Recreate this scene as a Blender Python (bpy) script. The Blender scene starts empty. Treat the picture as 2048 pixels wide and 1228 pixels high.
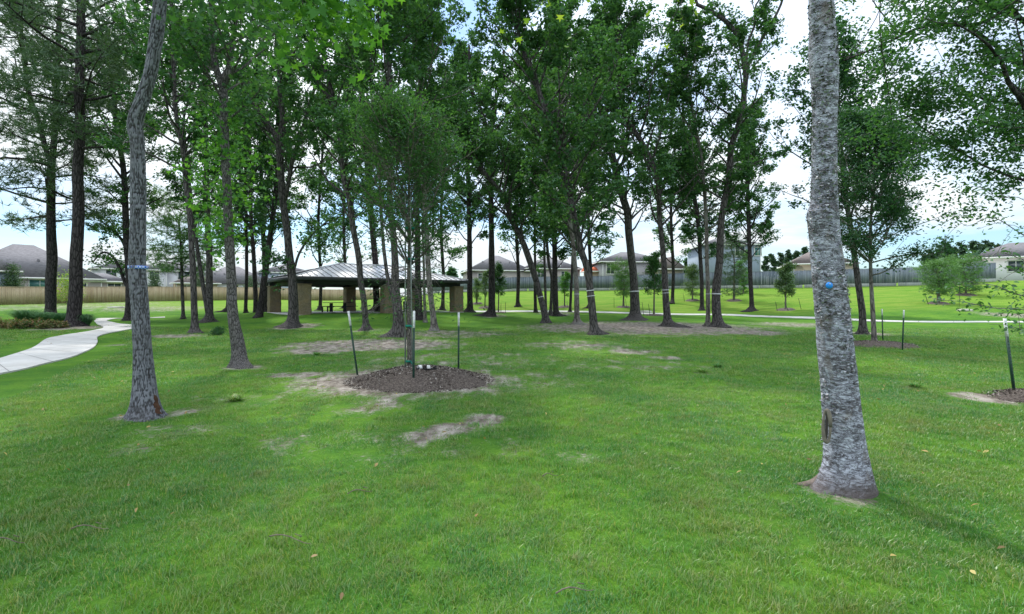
import bpy, math, random
import numpy as np
from mathutils import Vector
random.seed(7); RNG = np.random.default_rng(11)
S = bpy.context.scene; COL = S.collection
R = math.radians
# ------------------------------------------------------------------ camera, sky, sun, exposure
F = 1000.0; EYE = 1.58; HY = 597.0; CX = 1024.0          # focal length and horizon of the photograph, in its pixels
cd = bpy.data.cameras.new('camera'); cam = bpy.data.objects.new('camera', cd); COL.objects.link(cam)
cam.location = (0, 0, EYE); cam.rotation_euler = (R(90), 0, 0)
cd.sensor_width = 36; cd.lens = 36 * F / 2048; cd.shift_y = -(614 - HY) / 2048
cd.clip_start = 0.05; cd.clip_end = 3000
S.camera = cam
SUN_EL, SUN_AZ = 50, -22                                  # sun ahead of the camera, slightly left
W = bpy.data.worlds.new('World'); S.world = W; W.use_nodes = True
nt = W.node_tree; nt.nodes.clear()
def wn(t, **k):
    n = nt.nodes.new(t)
    for a, b in k.items(): setattr(n, a, b)
    return n
wo = wn('ShaderNodeOutputWorld'); bg = wn('ShaderNodeBackground'); bg.inputs['Strength'].default_value = 0.12
sky = wn('ShaderNodeTexSky', sky_type='NISHITA'); sky.sun_disc = False
sky.sun_elevation = R(SUN_EL); sky.sun_rotation = R(SUN_AZ); sky.air_density = 1.2; sky.dust_density = 0.6
tc = wn('ShaderNodeTexCoord'); sep = wn('ShaderNodeSeparateXYZ'); nt.links.new(tc.outputs['Generated'], sep.inputs[0])
def wmath(op, a, b=None, c=None):
    n = wn('ShaderNodeMath', operation=op)
    for i, v in enumerate((a, b, c)):
        if v is None: continue
        if isinstance(v, (int, float)): n.inputs[i].default_value = v
        else: nt.links.new(v, n.inputs[i])
    return n.outputs[0]
zc = wmath('MAXIMUM', sep.outputs[2], 0.0); dz = wmath('ADD', zc, 0.16)
cmb = wn('ShaderNodeCombineXYZ'); nt.links.new(wmath('DIVIDE', sep.outputs[0], dz), cmb.inputs[0]); nt.links.new(wmath('DIVIDE', sep.outputs[1], dz), cmb.inputs[1])
cmb.inputs[2].default_value = 3.7
n1 = wn('ShaderNodeTexNoise'); n1.inputs['Scale'].default_value = 0.55; n1.inputs['Detail'].default_value = 9; n1.inputs['Roughness'].default_value = 0.58; n1.inputs['Distortion'].default_value = 0.4
nt.links.new(cmb.outputs[0], n1.inputs['Vector'])
cr = wn('ShaderNodeValToRGB'); cr.color_ramp.elements[0].position = 0.40; cr.color_ramp.elements[1].position = 0.55
nt.links.new(n1.outputs[0], cr.inputs[0])
# overcast dome: about three times brighter overhead than at the horizon
cb = wmath('MULTIPLY_ADD', zc, 10.5, 5.2)
ccol = wn('ShaderNodeCombineColor')
nt.links.new(wmath('MULTIPLY', cb, 0.93), ccol.inputs[0]); nt.links.new(cb, ccol.inputs[1]); nt.links.new(wmath('MULTIPLY', cb, 1.05), ccol.inputs[2])
skm = wn('ShaderNodeMix', data_type='RGBA', blend_type='MULTIPLY'); skm.inputs[0].default_value = 1
nt.links.new(sky.outputs[0], skm.inputs[6]); skm.inputs[7].default_value = (0.62, 0.86, 1.15, 1)
mx = wn('ShaderNodeMix', data_type='RGBA'); nt.links.new(wmath('MULTIPLY_ADD', cr.outputs[0], 0.88, 0.12), mx.inputs[0])
nt.links.new(skm.outputs[2], mx.inputs[6]); nt.links.new(ccol.outputs[0], mx.inputs[7])
nt.links.new(mx.outputs[2], bg.inputs['Color']); nt.links.new(bg.outputs[0], wo.inputs[0])
sl = bpy.data.lights.new('sun', 'SUN'); sl.energy = 2.6; sl.angle = R(3); sl.color = (1.0, 0.95, 0.86)
so = bpy.data.objects.new('sun', sl); COL.objects.link(so)
sd = Vector((math.sin(R(SUN_AZ)) * math.cos(R(SUN_EL)), math.cos(R(SUN_AZ)) * math.cos(R(SUN_EL)), math.sin(R(SUN_EL))))
so.rotation_euler = sd.to_track_quat('Z', 'Y').to_euler(); so.location = (0, 0, 40)
S.view_settings.view_transform = 'Standard'; S.view_settings.look = 'None'; S.view_settings.gamma = 1
S.view_settings.exposure = 0.55
S.render.engine = 'CYCLES'
S.cycles.max_bounces = 8; S.cycles.diffuse_bounces = 3; S.cycles.transmission_bounces = 5; S.cycles.transparent_max_bounces = 4

# ------------------------------------------------------------------ numpy noise
def _h(i, j, k):
    n = (i.astype(np.int64) * 374761393 + j.astype(np.int64) * 668265263 + k.astype(np.int64) * 2147483647) & 0xffffffff
    n = ((n ^ (n >> 13)) * 1274126177) & 0xffffffff
    return ((n ^ (n >> 16)) & 0xffff) / 65535.0
def vn(x, y, z=0.0):
    x, y, z = np.broadcast_arrays(np.asarray(x, float), np.asarray(y, float), np.asarray(z, float))
    i, j, k = np.floor(x), np.floor(y), np.floor(z)
    u, v, w = x - i, y - j, z - k
    u, v, w = u*u*(3-2*u), v*v*(3-2*v), w*w*(3-2*w)
    r = 0
    for a in (0, 1):
        for b in (0, 1):
            for c in (0, 1):
                r = r + _h(i+a, j+b, k+c) * (u if a else 1-u) * (v if b else 1-v) * (w if c else 1-w)
    return r
def fbm(x, y, z=0.0, o=4):
    s, a, t = 0, 0.5, 0
    for q in range(o):
        s = s + a * vn(x * 2**q + 17*q, y * 2**q - 9*q, z * 2**q); t += a; a *= 0.5
    return s / t
# ------------------------------------------------------------------ pixel <-> world, terrain
def P(px, py, d): return np.array([(px-CX)/F*d, d, EYE-(py-HY)/F*d])
ctl = [(0,-20,0),(-30,-20,0),(30,-20,0),(0,3,0),(-8,5,0),(8,5,0),(0,10,0),(-10,14,0),(10,14,0),(0,18,0),(-5,24,0),(5,24,0),(16,20,0),(12,28,0),(-15,18,0.02),
       (-12.3,28.2,0),(-6,30,.08),(-14.7,34.2,.42),(-4.8,42.4,.42),(-20.9,42,.42),(-11,49,.42),(-13,41,.42),(-8.5,38.5,.42),(-16,45,.42),(-2,40,.15),(-3.5,46,.28),(0,34,.02),(6,34,.02),(14,36,.06)]
for q in [(960,622,55),(1200,623,50),(1340,627.5,46),(1550,632,42),(1755,641,34),(1880,643,32),(2048,643,31),
          (870,587,84),(1000,583,77),(1250,580,72),(1350,577,69),(1600,575.5,62),(1850,570,58),(1990,563,56),(2150,558,54),
          (1000,605,62),(1250,606,58),(1500,605,53),(1800,604,45),(2040,602,43),
          (0,609.6,51),(300,602.5,63),(540,599,76),(750,598.6,91),
          (100,634,33),(147,652,25.5),(0,657,25),(255,637,37),(365,637,37),(420,645,32.5),(500,626,45),(300,620,48),(600,608,70),(780,606,75)]:
    p = P(*q); ctl.append((p[0], p[1], p[2]))
ctl += [(-90,80,1.3),(-70,100,1.5),(0,120,3.0),(60,110,3.3),(120,90,3.3),(100,40,2.2),(-80,25,.4),(80,0,.5),(-70,-20,0),(70,-20,0),(0,170,3.0)]
ctl = np.array(ctl); _n = len(ctl)
def _U(r2): return np.where(r2 > 1e-9, r2 * np.log(r2 + 1e-12), 0) * 0.5
_d2 = ((ctl[:, None, :2] - ctl[None, :, :2])**2).sum(-1)
_A = np.zeros((_n+3, _n+3)); _A[:_n, :_n] = _U(_d2) + np.eye(_n)*1.0
_A[:_n, _n] = 1; _A[:_n, _n+1:] = ctl[:, :2]; _A[_n:, :_n] = _A[:_n, _n:].T
_w = np.linalg.solve(_A, np.concatenate([ctl[:, 2], np.zeros(3)]))
def g(x, y):
    x = np.asarray(x, float); y = np.asarray(y, float)
    cx, cy = np.clip(x, -110, 110), np.clip(y, -30, 150)
    r = _w[_n] + _w[_n+1]*cx + _w[_n+2]*cy
    for i in range(_n): r = r + _w[i] * _U((cx-ctl[i, 0])**2 + (cy-ctl[i, 1])**2)
    return np.clip(r, -0.3, 3.6) + (vn(x*0.45, y*0.45, 5.5)-0.5)*0.05
def gf(x, y): return float(g(x, y))
_ds = np.concatenate([np.linspace(1.5, 20, 600), np.linspace(20.02, 110, 1800)])
def at(px, py):
    """world point where the terrain is seen at a pixel of the photograph"""
    z = EYE-(py-HY)/F*_ds; b = g((px-CX)/F*_ds, _ds) >= z
    i = int(np.argmax(b)) if b.any() else len(_ds)-1
    d = _ds[i]; return np.array([(px-CX)/F*d, d, gf((px-CX)/F*d, d)])
# ------------------------------------------------------------------ mesh building
class MB:
    def __init__(s): s.v = []; s.f = []; s.n = 0; s.a = []
    def add(s, v, faces, attr=None):
        v = np.asarray(v, float).reshape(-1, 3)
        for f in faces:
            f = np.asarray(f, int)
            if f.ndim == 1: f = f[None]
            s.f.append(f + s.n)
        s.v.append(v); s.n += len(v); s.a.append(np.zeros(len(v)) if attr is None else attr)
        return s
    def box(s, c, size, rz=0, tilt=None):
        x, y, z = np.array(size)/2.0
        v = np.array([(-x,-y,-z),(x,-y,-z),(x,y,-z),(-x,y,-z),(-x,-y,z),(x,-y,z),(x,y,z),(-x,y,z)])
        if rz: cs, sn = math.cos(rz), math.sin(rz); v = np.stack([v[:,0]*cs-v[:,1]*sn, v[:,0]*sn+v[:,1]*cs, v[:,2]], 1)
        return s.add(v + np.array(c), [[(3,2,1,0),(4,5,6,7),(0,1,5,4),(1,2,6,5),(2,3,7,6),(3,0,4,7)]])
    def hexa(s, lo, hi):   # two quads (4 points each, same order)
        return s.add(np.array(list(lo)+list(hi)), [[(3,2,1,0),(4,5,6,7),(0,1,5,4),(1,2,6,5),(2,3,7,6),(3,0,4,7)]])
    def tube(s, pts, rad, sides=8, cap=True, disp=None):
        pts = np.asarray(pts, float); n = len(pts); rad = np.broadcast_to(np.asarray(rad, float), (n,))
        T = np.gradient(pts, axis=0); T /= np.linalg.norm(T, axis=1)[:, None] + 1e-9
        a = np.array([1., 0, 0]) if abs(T[0, 0]) < .8 else np.array([0, 0, 1.])
        U = np.zeros((n, 3)); u = a - T[0]*a.dot(T[0]); u /= np.linalg.norm(u)
        for i in range(n):
            u = u - T[i]*u.dot(T[i]); u /= np.linalg.norm(u)+1e-9; U[i] = u
        Vv = np.cross(T, U); th = np.linspace(0, 2*np.pi, sides, endpoint=False)
        rr = rad[:, None]*np.ones((n, sides)); at_ = None
        if disp is not None: rr, at_ = disp(pts, rr, th)
        V = pts[:, None] + rr[..., None]*(np.cos(th)[None, :, None]*U[:, None] + np.sin(th)[None, :, None]*Vv[:, None])
        i = np.arange(n-1)[:, None]*sides; j = np.arange(sides)[None]; k = (j+1) % sides
        q = np.stack([i+j, i+k, i+sides+k, i+sides+j], -1).reshape(-1, 4)
        f = [q]
        if cap: f += [np.arange(sides)[::-1][None], (np.arange(sides)+(n-1)*sides)[None]]
        return s.add(V.reshape(-1, 3), f, None if at_ is None else at_.reshape(-1))
    def build(s, name, mat, parent=None, smooth=False, origin=None, attr=False):
        V = np.concatenate(s.v) if s.v else np.zeros((0, 3))
        o0 = np.array(parent.location) if parent is not None else (np.array(origin) if origin is not None else np.zeros(3))
        V = V - (o0 if parent is None or not parent.get('_p') else np.array(parent['_p']))
        me = bpy.data.meshes.new(name); me.vertices.add(len(V)); me.vertices.foreach_set('co', V.astype(np.float32).ravel())
        L = [f.ravel() for f in s.f]; cnt = np.concatenate([np.full(len(f), f.shape[1]) for f in s.f])
        L = np.concatenate(L); st = np.concatenate([[0], np.cumsum(cnt)[:-1]])
        me.loops.add(len(L)); me.loops.foreach_set('vertex_index', L.astype(np.int32))
        me.polygons.add(len(cnt)); me.polygons.foreach_set('loop_start', st.astype(np.int32))
        if smooth: me.polygons.foreach_set('use_smooth', np.ones(len(cnt), bool))
        if attr:
            A = me.attributes.new('cav', 'FLOAT', 'POINT'); A.data.foreach_set('value', np.concatenate(s.a).astype(np.float32))
        me.update(calc_edges=True); me.materials.append(mat)
        o = bpy.data.objects.new(name, me); COL.objects.link(o)
        if parent is not None: o.parent = parent
        elif origin is not None: o.location = origin
        return o
def thing(name, label, cat, loc, group=None):
    o = bpy.data.objects.new(name, None); COL.objects.link(o); o.location = [float(q) for q in loc]
    o.empty_display_size = 0.2; o['label'] = label; o['category'] = cat
    if group: o['group'] = group
    return o
def tag(o, label, cat, group=None):
    o['label'] = label; o['category'] = cat
    if group: o['group'] = group
    return o
def sub(mb, name, mat, part, root, smooth=False):      # a sub-part: parented to a part, same local space as the root
    o = mb.build(name, mat, root, smooth); o.parent = part; return o
def smooth_path(p, n):
    p = np.asarray(p, float); m = len(p)
    if m < 3: t = np.linspace(0, 1, n)[:, None]; return p[0]*(1-t)+p[-1]*t
    q = np.concatenate([[2*p[0]-p[1]], p, [2*p[-1]-p[-2]]])
    L = np.concatenate([[0], np.cumsum(np.linalg.norm(np.diff(p[:, :3], axis=0), axis=1))])
    out = []
    for s_ in np.linspace(0, L[-1], n):
        i = min(int(np.searchsorted(L, s_, side='right'))-1, m-2); t = (s_-L[i])/(L[i+1]-L[i]+1e-9)
        a, b, c, d = q[i], q[i+1], q[i+2], q[i+3]
        out.append(.5*((2*b)+(c-a)*t+(2*a-5*b+4*c-d)*t*t+(3*b-a-3*c+d)*t**3))
    return np.array(out)
# ------------------------------------------------------------------ materials
class NB:
    def __init__(s, name):
        s.m = bpy.data.materials.new(name); s.m.use_nodes = True; s.t = s.m.node_tree; s.t.nodes.clear()
        s.o = s.n('ShaderNodeOutputMaterial'); s.tc = s.n('ShaderNodeTexCoord'); s.geo = s.n('ShaderNodeNewGeometry')
    def n(s, t, **k):
        x = s.t.nodes.new(t)
        for a, b in k.items(): setattr(x, a, b)
        return x
    def put(s, sock, v):
        if v is None: return
        if isinstance(v, bpy.types.NodeSocket): s.t.links.new(v, sock)
        elif isinstance(v, (tuple, list)) and len(v) == 3 and sock.type == 'RGBA': sock.default_value = (*v, 1)
        else: sock.default_value = v
    def math(s, op, a, b=None, c=None):
        x = s.n('ShaderNodeMath', operation=op)
        for i, v in enumerate((a, b, c)): s.put(x.inputs[i], v)
        return x.outputs[0]
    def mapv(s, src, scale=(1,1,1)):
        x = s.n('ShaderNodeMapping'); s.put(x.inputs[0], src); x.inputs['Scale'].default_value = scale; return x.outputs[0]
    def noise(s, vec, scale, detail=4, rough=.55, dist=0):
        x = s.n('ShaderNodeTexNoise'); s.put(x.inputs['Vector'], vec); x.inputs['Scale'].default_value = scale
        x.inputs['Detail'].default_value = detail; x.inputs['Roughness'].default_value = rough; x.inputs['Distortion'].default_value = dist
        return x.outputs[0]
    def vor(s, vec, scale, feat='F1', out=0):
        x = s.n('ShaderNodeTexVoronoi', feature=feat); s.put(x.inputs['Vector'], vec); x.inputs['Scale'].default_value = scale; return x.outputs[out]
    def ramp(s, f, stops):
        x = s.n('ShaderNodeValToRGB'); e = x.color_ramp.elements
        while len(e) < len(stops): e.new(0.5)
        for i, (p, c) in enumerate(stops):
            e[i].position = p; e[i].color = (*c, 1) if isinstance(c, tuple) else (c, c, c, 1)
        s.put(x.inputs[0], f); return x.outputs[0]
    def mix(s, f, a, b, mode='MIX'):
        x = s.n('ShaderNodeMix', data_type='RGBA', blend_type=mode); s.put(x.inputs[0], f); s.put(x.inputs[6], a); s.put(x.inputs[7], b); return x.outputs[2]
    def bump(s, h, strength=.5, dist=.02):
        x = s.n('ShaderNodeBump'); x.inputs['Strength'].default_value = strength; x.inputs['Distance'].default_value = dist; s.put(x.inputs['Height'], h); return x.outputs[0]
    def pbr(s, col, rough=.8, nrm=None, metal=0, spec=.3):
        x = s.n('ShaderNodeBsdfPrincipled'); s.put(x.inputs['Base Color'], col); s.put(x.inputs['Roughness'], rough)
        s.put(x.inputs['Metallic'], metal); s.put(x.inputs['Specular IOR Level'], spec)
        if nrm is not None: s.put(x.inputs['Normal'], nrm)
        return x.outputs[0]
    def out(s, sh): s.t.links.new(sh, s.o.inputs[0]); return s.m
    def attr(s, name):
        x = s.n('ShaderNodeAttribute', attribute_name=name); return x.outputs['Fac']
def plain(name, col, rough=.7, var=.15, scale=6, bump=.1, metal=0, spec=.3):
    b = NB(name); n = b.noise(b.tc.outputs['Object'], scale, 6)
    c = b.mix(b.ramp(n, [(.3, 0.), (.7, 1.)]), tuple(q*(1-var) for q in col), tuple(min(1, q*(1+var)) for q in col))
    return b.out(b.pbr(c, rough, b.bump(b.noise(b.tc.outputs['Object'], scale*8, 3), bump, .01), metal, spec))
def leafmat(name, c0, c1, c2, trans=.45, gloss=.03):
    b = NB(name); r = b.geo.outputs['Random Per Island']
    big = b.noise(b.geo.outputs['Position'], .55, 3)
    c = b.ramp(r, [(0., c0), (.55, c1), (1., c2)])
    c = b.mix(b.ramp(big, [(.35, 0.), (.65, .5)]), c, tuple(.5*(p+q) for p, q in zip(c1, c2)))
    df = b.n('ShaderNodeBsdfDiffuse'); b.put(df.inputs[0], c)
    tr = b.n('ShaderNodeBsdfTranslucent'); b.put(tr.inputs[0], b.mix(1., c, (1.35, 1.25, .55), 'MULTIPLY'))
    gl = b.n('ShaderNodeBsdfGlossy'); gl.inputs['Roughness'].default_value = .55; b.put(gl.inputs[0], (.9, .95, 1.))
    m1 = b.n('ShaderNodeMixShader'); m1.inputs[0].default_value = trans; b.t.links.new(df.outputs[0], m1.inputs[1]); b.t.links.new(tr.outputs[0], m1.inputs[2])
    m2 = b.n('ShaderNodeMixShader'); m2.inputs[0].default_value = gloss; b.t.links.new(m1.outputs[0], m2.inputs[1]); b.t.links.new(gl.outputs[0], m2.inputs[2])
    return b.out(m2.outputs[0])
M = {}
M['leaf'] = leafmat('leaf_green', (.026,.088,.038), (.042,.135,.05), (.08,.2,.058))
M['leaf_deep'] = leafmat('leaf_deep', (.019,.07,.038), (.032,.108,.052), (.06,.16,.062))
M['leaf_bright'] = leafmat('leaf_bright', (.04,.15,.03), (.072,.235,.038), (.13,.32,.05))
M['leaf_yellow'] = leafmat('leaf_yellow', (.12,.24,.03), (.2,.34,.05), (.3,.42,.09))
M['needle'] = leafmat('needle', (.03,.075,.035), (.045,.11,.045), (.09,.16,.055), .25, .05)
M['needle_light'] = leafmat('needle_light', (.06,.16,.05), (.1,.24,.06), (.16,.32,.08), .3, .05)
M['leaf_grey'] = leafmat('leaf_grey', (.07,.14,.07), (.11,.2,.09), (.16,.26,.11), .3)
M['leaf_dusk'] = leafmat('far_needle', (.03,.07,.045), (.045,.095,.06), (.07,.13,.08), .2, .03)
M['rose_leaf'] = leafmat('rose_leaf', (.05,.12,.03), (.09,.19,.045), (.42,.2,.15), .35)
M['reed'] = leafmat('reed', (.03,.11,.05), (.05,.16,.07), (.1,.22,.09), .3)
def barkmat(name, dark, light, sx=9, sz=2.2, moss=None, warm=None):
    b = NB(name); v = b.mapv(b.tc.outputs['Object'], (sx, sx, sz))
    nz = b.noise(v, 1.6, 6, .65); vd = b.vor(b.mix(.35, v, nz), 1.8, 'DISTANCE_TO_EDGE')
    h = b.math('ADD', b.ramp(vd, [(0., 0.), (.22, 1.)]), b.math('MULTIPLY', nz, .6))
    c = b.mix(b.ramp(h, [(.35, 0.), (1., 1.)]), dark, light)
    if moss: c = b.mix(b.ramp(b.noise(b.tc.outputs['Object'], 1.3, 5), [(.48, 0.), (.62, .8)]), c, moss)
    return b.out(b.pbr(c, .9, b.bump(h, .9, .03), 0, .15))
M['bark'] = barkmat('bark_grey', (.03,.028,.028), (.115,.105,.105))
M['bark_dark'] = barkmat('bark_dark', (.018,.016,.017), (.065,.057,.06))
M['bark_light'] = barkmat('bark_light', (.07,.063,.06), (.22,.20,.185), moss=(.28,.275,.26))
M['bark_near'] = barkmat('bark_near', (.06,.055,.056), (.2,.188,.19), 26, 7)
M['bark_young'] = barkmat('bark_young', (.10,.09,.08), (.25,.23,.21), 30, 12)
# near furrowed trunk: colour follows its modelled furrows
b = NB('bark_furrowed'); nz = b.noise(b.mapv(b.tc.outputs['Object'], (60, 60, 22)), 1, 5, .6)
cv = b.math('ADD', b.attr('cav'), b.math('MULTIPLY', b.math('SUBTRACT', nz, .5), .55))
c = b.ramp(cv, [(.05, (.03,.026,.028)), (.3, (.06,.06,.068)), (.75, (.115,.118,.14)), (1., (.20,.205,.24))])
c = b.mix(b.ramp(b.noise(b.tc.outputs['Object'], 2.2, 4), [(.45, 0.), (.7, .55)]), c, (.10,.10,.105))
M['bark_furrowed'] = b.out(b.pbr(c, .9, b.bump(nz, .6, .008), 0, .15))
# near peeling pale bark
b = NB('bark_peeling'); o = b.tc.outputs['Object']
n1_ = b.noise(b.mapv(o, (9, 9, 24)), 1, 7, .75, .8); n2_ = b.noise(b.mapv(o, (1.6, 1.6, 3.4)), 1, 5, .6); n3_ = b.noise(b.mapv(o, (16, 16, 30)), 1, 7, .75)
mk = b.math('ABSOLUTE', b.math('SUBTRACT', b.noise(b.mapv(o, (8, 8, 19)), 1, 7, .7, 1.6), .5))
m2k = b.math('ABSOLUTE', b.math('SUBTRACT', b.noise(b.mapv(o, (3.5, 3.5, 13)), 1, 7, .7, 1.2), .5))
c = b.ramp(n3_, [(.34, (.12,.12,.14)), (.42, (.31,.32,.39)), (.54, (.50,.52,.63)), (.68, (.64,.67,.79))])
c = b.mix(b.ramp(b.math('ADD', n2_, b.math('MULTIPLY', b.math('SUBTRACT', n1_, .5), 1.1)), [(.53, 0.), (.66, .85)]), c, (.10,.092,.10))
c = b.mix(b.ramp(mk, [(.0, .9), (.012, .75), (.028, 0.)]), c, (.06,.052,.058))
c = b.mix(b.ramp(m2k, [(.0, .9), (.01, .7), (.022, 0.)]), c, (.05,.042,.045))
c = b.mix(b.ramp(b.noise(b.mapv(o, (7, 7, 3)), 1, 3), [(.6, 0.), (.68, .5)]), c, (.2,.165,.14))
sx_ = b.n('ShaderNodeSeparateXYZ'); b.put(sx_.inputs[0], o); c = b.mix(b.ramp(b.math('ADD', sx_.outputs[2], b.math('MULTIPLY', n1_, .2)), [(.12, .85), (.3, 0.)]), c, (.13,.105,.1))
M['bark_peeling'] = b.out(b.pbr(c, .8, b.bump(b.math('ADD', b.math('MULTIPLY', b.math('MINIMUM', mk, .06), 6.), n3_), .8, .012), 0, .15))
b = NB('bark_flake'); r_ = b.geo.outputs['Random Per Island']
M['flake'] = b.out(b.pbr(b.ramp(r_, [(0., (.05,.045,.045)), (.4, (.15,.14,.14)), (.7, (.3,.3,.33)), (1., (.46,.47,.5))]), .7))

# ground: grass soil seen between and beyond the modelled blades, bare patches from the 'dirt' attribute
def grass_tint(b):
    p = b.geo.outputs['Position']
    a = b.noise(p, .38, 5, .6); f = b.noise(p, 2.3, 5, .65)
    return a, f
b = NB('ground_grass'); p = b.geo.outputs['Position']; a_, f_ = grass_tint(b)
fine = b.noise(p, 28, 5, .7); blot = b.noise(p, 7, 5, .65)
c = b.mix(b.ramp(a_, [(.38, 0.), (.62, 1.)]), (.075,.19,.024), (.14,.28,.03))
c = b.mix(b.ramp(f_, [(.42, 0.), (.72, .65)]), c, (.035,.14,.03))
c = b.mix(b.ramp(fine, [(.3, .55), (.62, 0.)]), c, (.03,.085,.015))
c = b.mix(b.ramp(blot, [(.58, 0.), (.74, .55)]), c, (.2,.26,.06))
sunlit_ = b.attr('open'); c = b.mix(b.math('MULTIPLY', sunlit_, .8), c, b.mix(b.ramp(b.noise(b.mapv(p, (.35, 1.4, 1)), .9, 6, .65), [(.35, 0.), (.65, 1.)]), (.10,.23,.022), (.21,.29,.05)))  # sunlit look of the far lawn mixed into the turf colour
dm = b.attr('dirt'); edge = b.math('ADD', dm, b.math('ADD', b.math('MULTIPLY', b.math('SUBTRACT', b.noise(b.mapv(p, (1, .5, 1)), 2.2, 8, .75), .5), 1.9), b.math('MULTIPLY', b.math('SUBTRACT', b.noise(p, 16, 5, .75), .5), 1.0)))
dirtf = b.ramp(edge, [(.34, 0.), (.68, 1.)])
dn = b.noise(b.mapv(p, (1, .5, 1)), 4.5, 8, .72)
dc = b.ramp(dn, [(.3, (.07,.055,.045)), (.45, (.2,.17,.145)), (.58, (.38,.345,.31)), (.75, (.56,.52,.46))])
c = b.mix(dirtf, c, dc)
hh = b.math('ADD', fine, b.math('MULTIPLY', b.noise(p, 90, 3), .5))
M['ground'] = b.out(b.pbr(c, 1., b.bump(hh, .7, .05), 0, .05))
b = NB('grass_blade'); a_, f_ = grass_tint(b); r_ = b.geo.outputs['Random Per Island']
c = b.mix(b.ramp(a_, [(.38, 0.), (.62, 1.)]), (.075,.25,.042), (.15,.38,.035))
c = b.mix(b.ramp(f_, [(.42, 0.), (.72, .6)]), c, (.04,.17,.05))
c = b.mix(b.ramp(b.noise(b.geo.outputs['Position'], .9, 6, .7), [(.46, 0.), (.66, .65)]), c, (.26,.32,.085))
c = b.mix(b.ramp(b.noise(b.mapv(b.geo.outputs['Position'], (1,1,3.7)), .55, 3), [(.5, 0.), (.66, .6)]), c, (.05,.24,.1))
c = b.mix(b.ramp(b.noise(b.mapv(b.geo.outputs['Position'], (1,1,2.3)), 1.9, 6, .72), [(.52, 0.), (.66, .6)]), c, (.25,.25,.10))
c = b.mix(b.ramp(r_, [(.0, .6), (.4, 0.)]), c, (.03,.12,.02))
c = b.mix(b.ramp(r_, [(.84, 0.), (.88, .75)]), c, (.36,.38,.14))
c = b.mix(b.ramp(r_, [(.955, 0.), (.96, .9)]), c, (.55,.45,.26))
df = b.n('ShaderNodeBsdfDiffuse'); b.put(df.inputs[0], c); tr = b.n('ShaderNodeBsdfTranslucent'); b.put(tr.inputs[0], b.mix(1., c, (1.2,1.15,.6), 'MULTIPLY'))
gl = b.n('ShaderNodeBsdfGlossy'); gl.inputs['Roughness'].default_value = .4
m1 = b.n('ShaderNodeMixShader'); m1.inputs[0].default_value = .4; b.t.links.new(df.outputs[0], m1.inputs[1]); b.t.links.new(tr.outputs[0], m1.inputs[2])
m2 = b.n('ShaderNodeMixShader'); m2.inputs[0].default_value = .05; b.t.links.new(m1.outputs[0], m2.inputs[1]); b.t.links.new(gl.outputs[0], m2.inputs[2])
M['grass'] = b.out(m2.outputs[0])
b = NB('concrete'); p = b.geo.outputs['Position']
c = b.mix(b.ramp(b.noise(p, 1.1, 6, .6), [(.35, 0.), (.7, 1.)]), (.46,.45,.44), (.62,.61,.6))
c = b.mix(b.ramp(b.noise(p, 60, 3), [(.4, 0.), (.8, .3)]), c, (.3,.3,.3))
M['concrete'] = b.out(b.pbr(c, .85, b.bump(b.noise(p, 90, 3), .25, .01)))
b = NB('mulch'); p = b.geo.outputs['Position']; n_ = b.noise(p, 30, 6, .75); r_ = b.noise(p, 5, 4)
c = b.ramp(n_, [(.32, (.03,.022,.018)), (.48, (.12,.098,.088)), (.64, (.24,.205,.185)), (.8, (.5,.45,.41))])
M['mulch'] = b.out(b.pbr(c, .95, b.bump(n_, 1., .06), 0, .1))
b = NB('mulch_chip'); r_ = b.geo.outputs['Random Per Island']
M['chip'] = b.out(b.pbr(b.ramp(r_, [(0., (.02,.014,.012)), (.45, (.1,.08,.07)), (.75, (.2,.17,.15)), (.92, (.36,.32,.29)), (1., (.6,.57,.53))]), .9))
def fencemat(name, c0, c1, c2):
    b = NB(name); o = b.tc.outputs['Object']; r_ = b.geo.outputs['Random Per Island']
    c = b.ramp(r_, [(0., c0), (.5, c1), (1., c2)])
    g_ = b.noise(b.mapv(o, (14, 14, 1.1)), 1, 6, .7)
    c = b.mix(b.ramp(g_, [(.35, .6), (.6, 0.)]), c, tuple(q*.55 for q in c0))
    c = b.mix(b.ramp(b.noise(b.mapv(o, (.25, .25, .3)), 1, 3), [(.45, 0.), (.65, .5)]), c, c2)
    return b.out(b.pbr(c, .9, b.bump(g_, .3, .01)))
M['cedar'] = fencemat('fence_cedar', (.34,.25,.16), (.44,.34,.22), (.52,.42,.3))
M['greywood'] = fencemat('fence_grey', (.12,.15,.19), (.17,.2,.25), (.25,.28,.33))
M['kick'] = fencemat('fence_kickboard', (.22,.25,.23), (.28,.31,.28), (.33,.36,.33))
def roofmat(name, c):
    b = NB(name); o = b.tc.outputs['Object']
    n_ = b.noise(b.mapv(o, (3, 3, 9)), 1, 4, .7); n2 = b.noise(o, 14, 3)
    cc = b.mix(b.ramp(n_, [(.35, 0.), (.7, 1.)]), tuple(q*.75 for q in c), tuple(q*1.2 for q in c))
    return b.out(b.pbr(cc, .95, b.bump(b.math('ADD', n_, n2), .4, .03)))
M['shingle'] = roofmat('shingle_grey', (.17,.165,.18)); M['shingle_brown'] = roofmat('shingle_brown', (.19,.16,.155)); M['shingle_orange'] = roofmat('shingle_orange', (.6,.16,.08))
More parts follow.
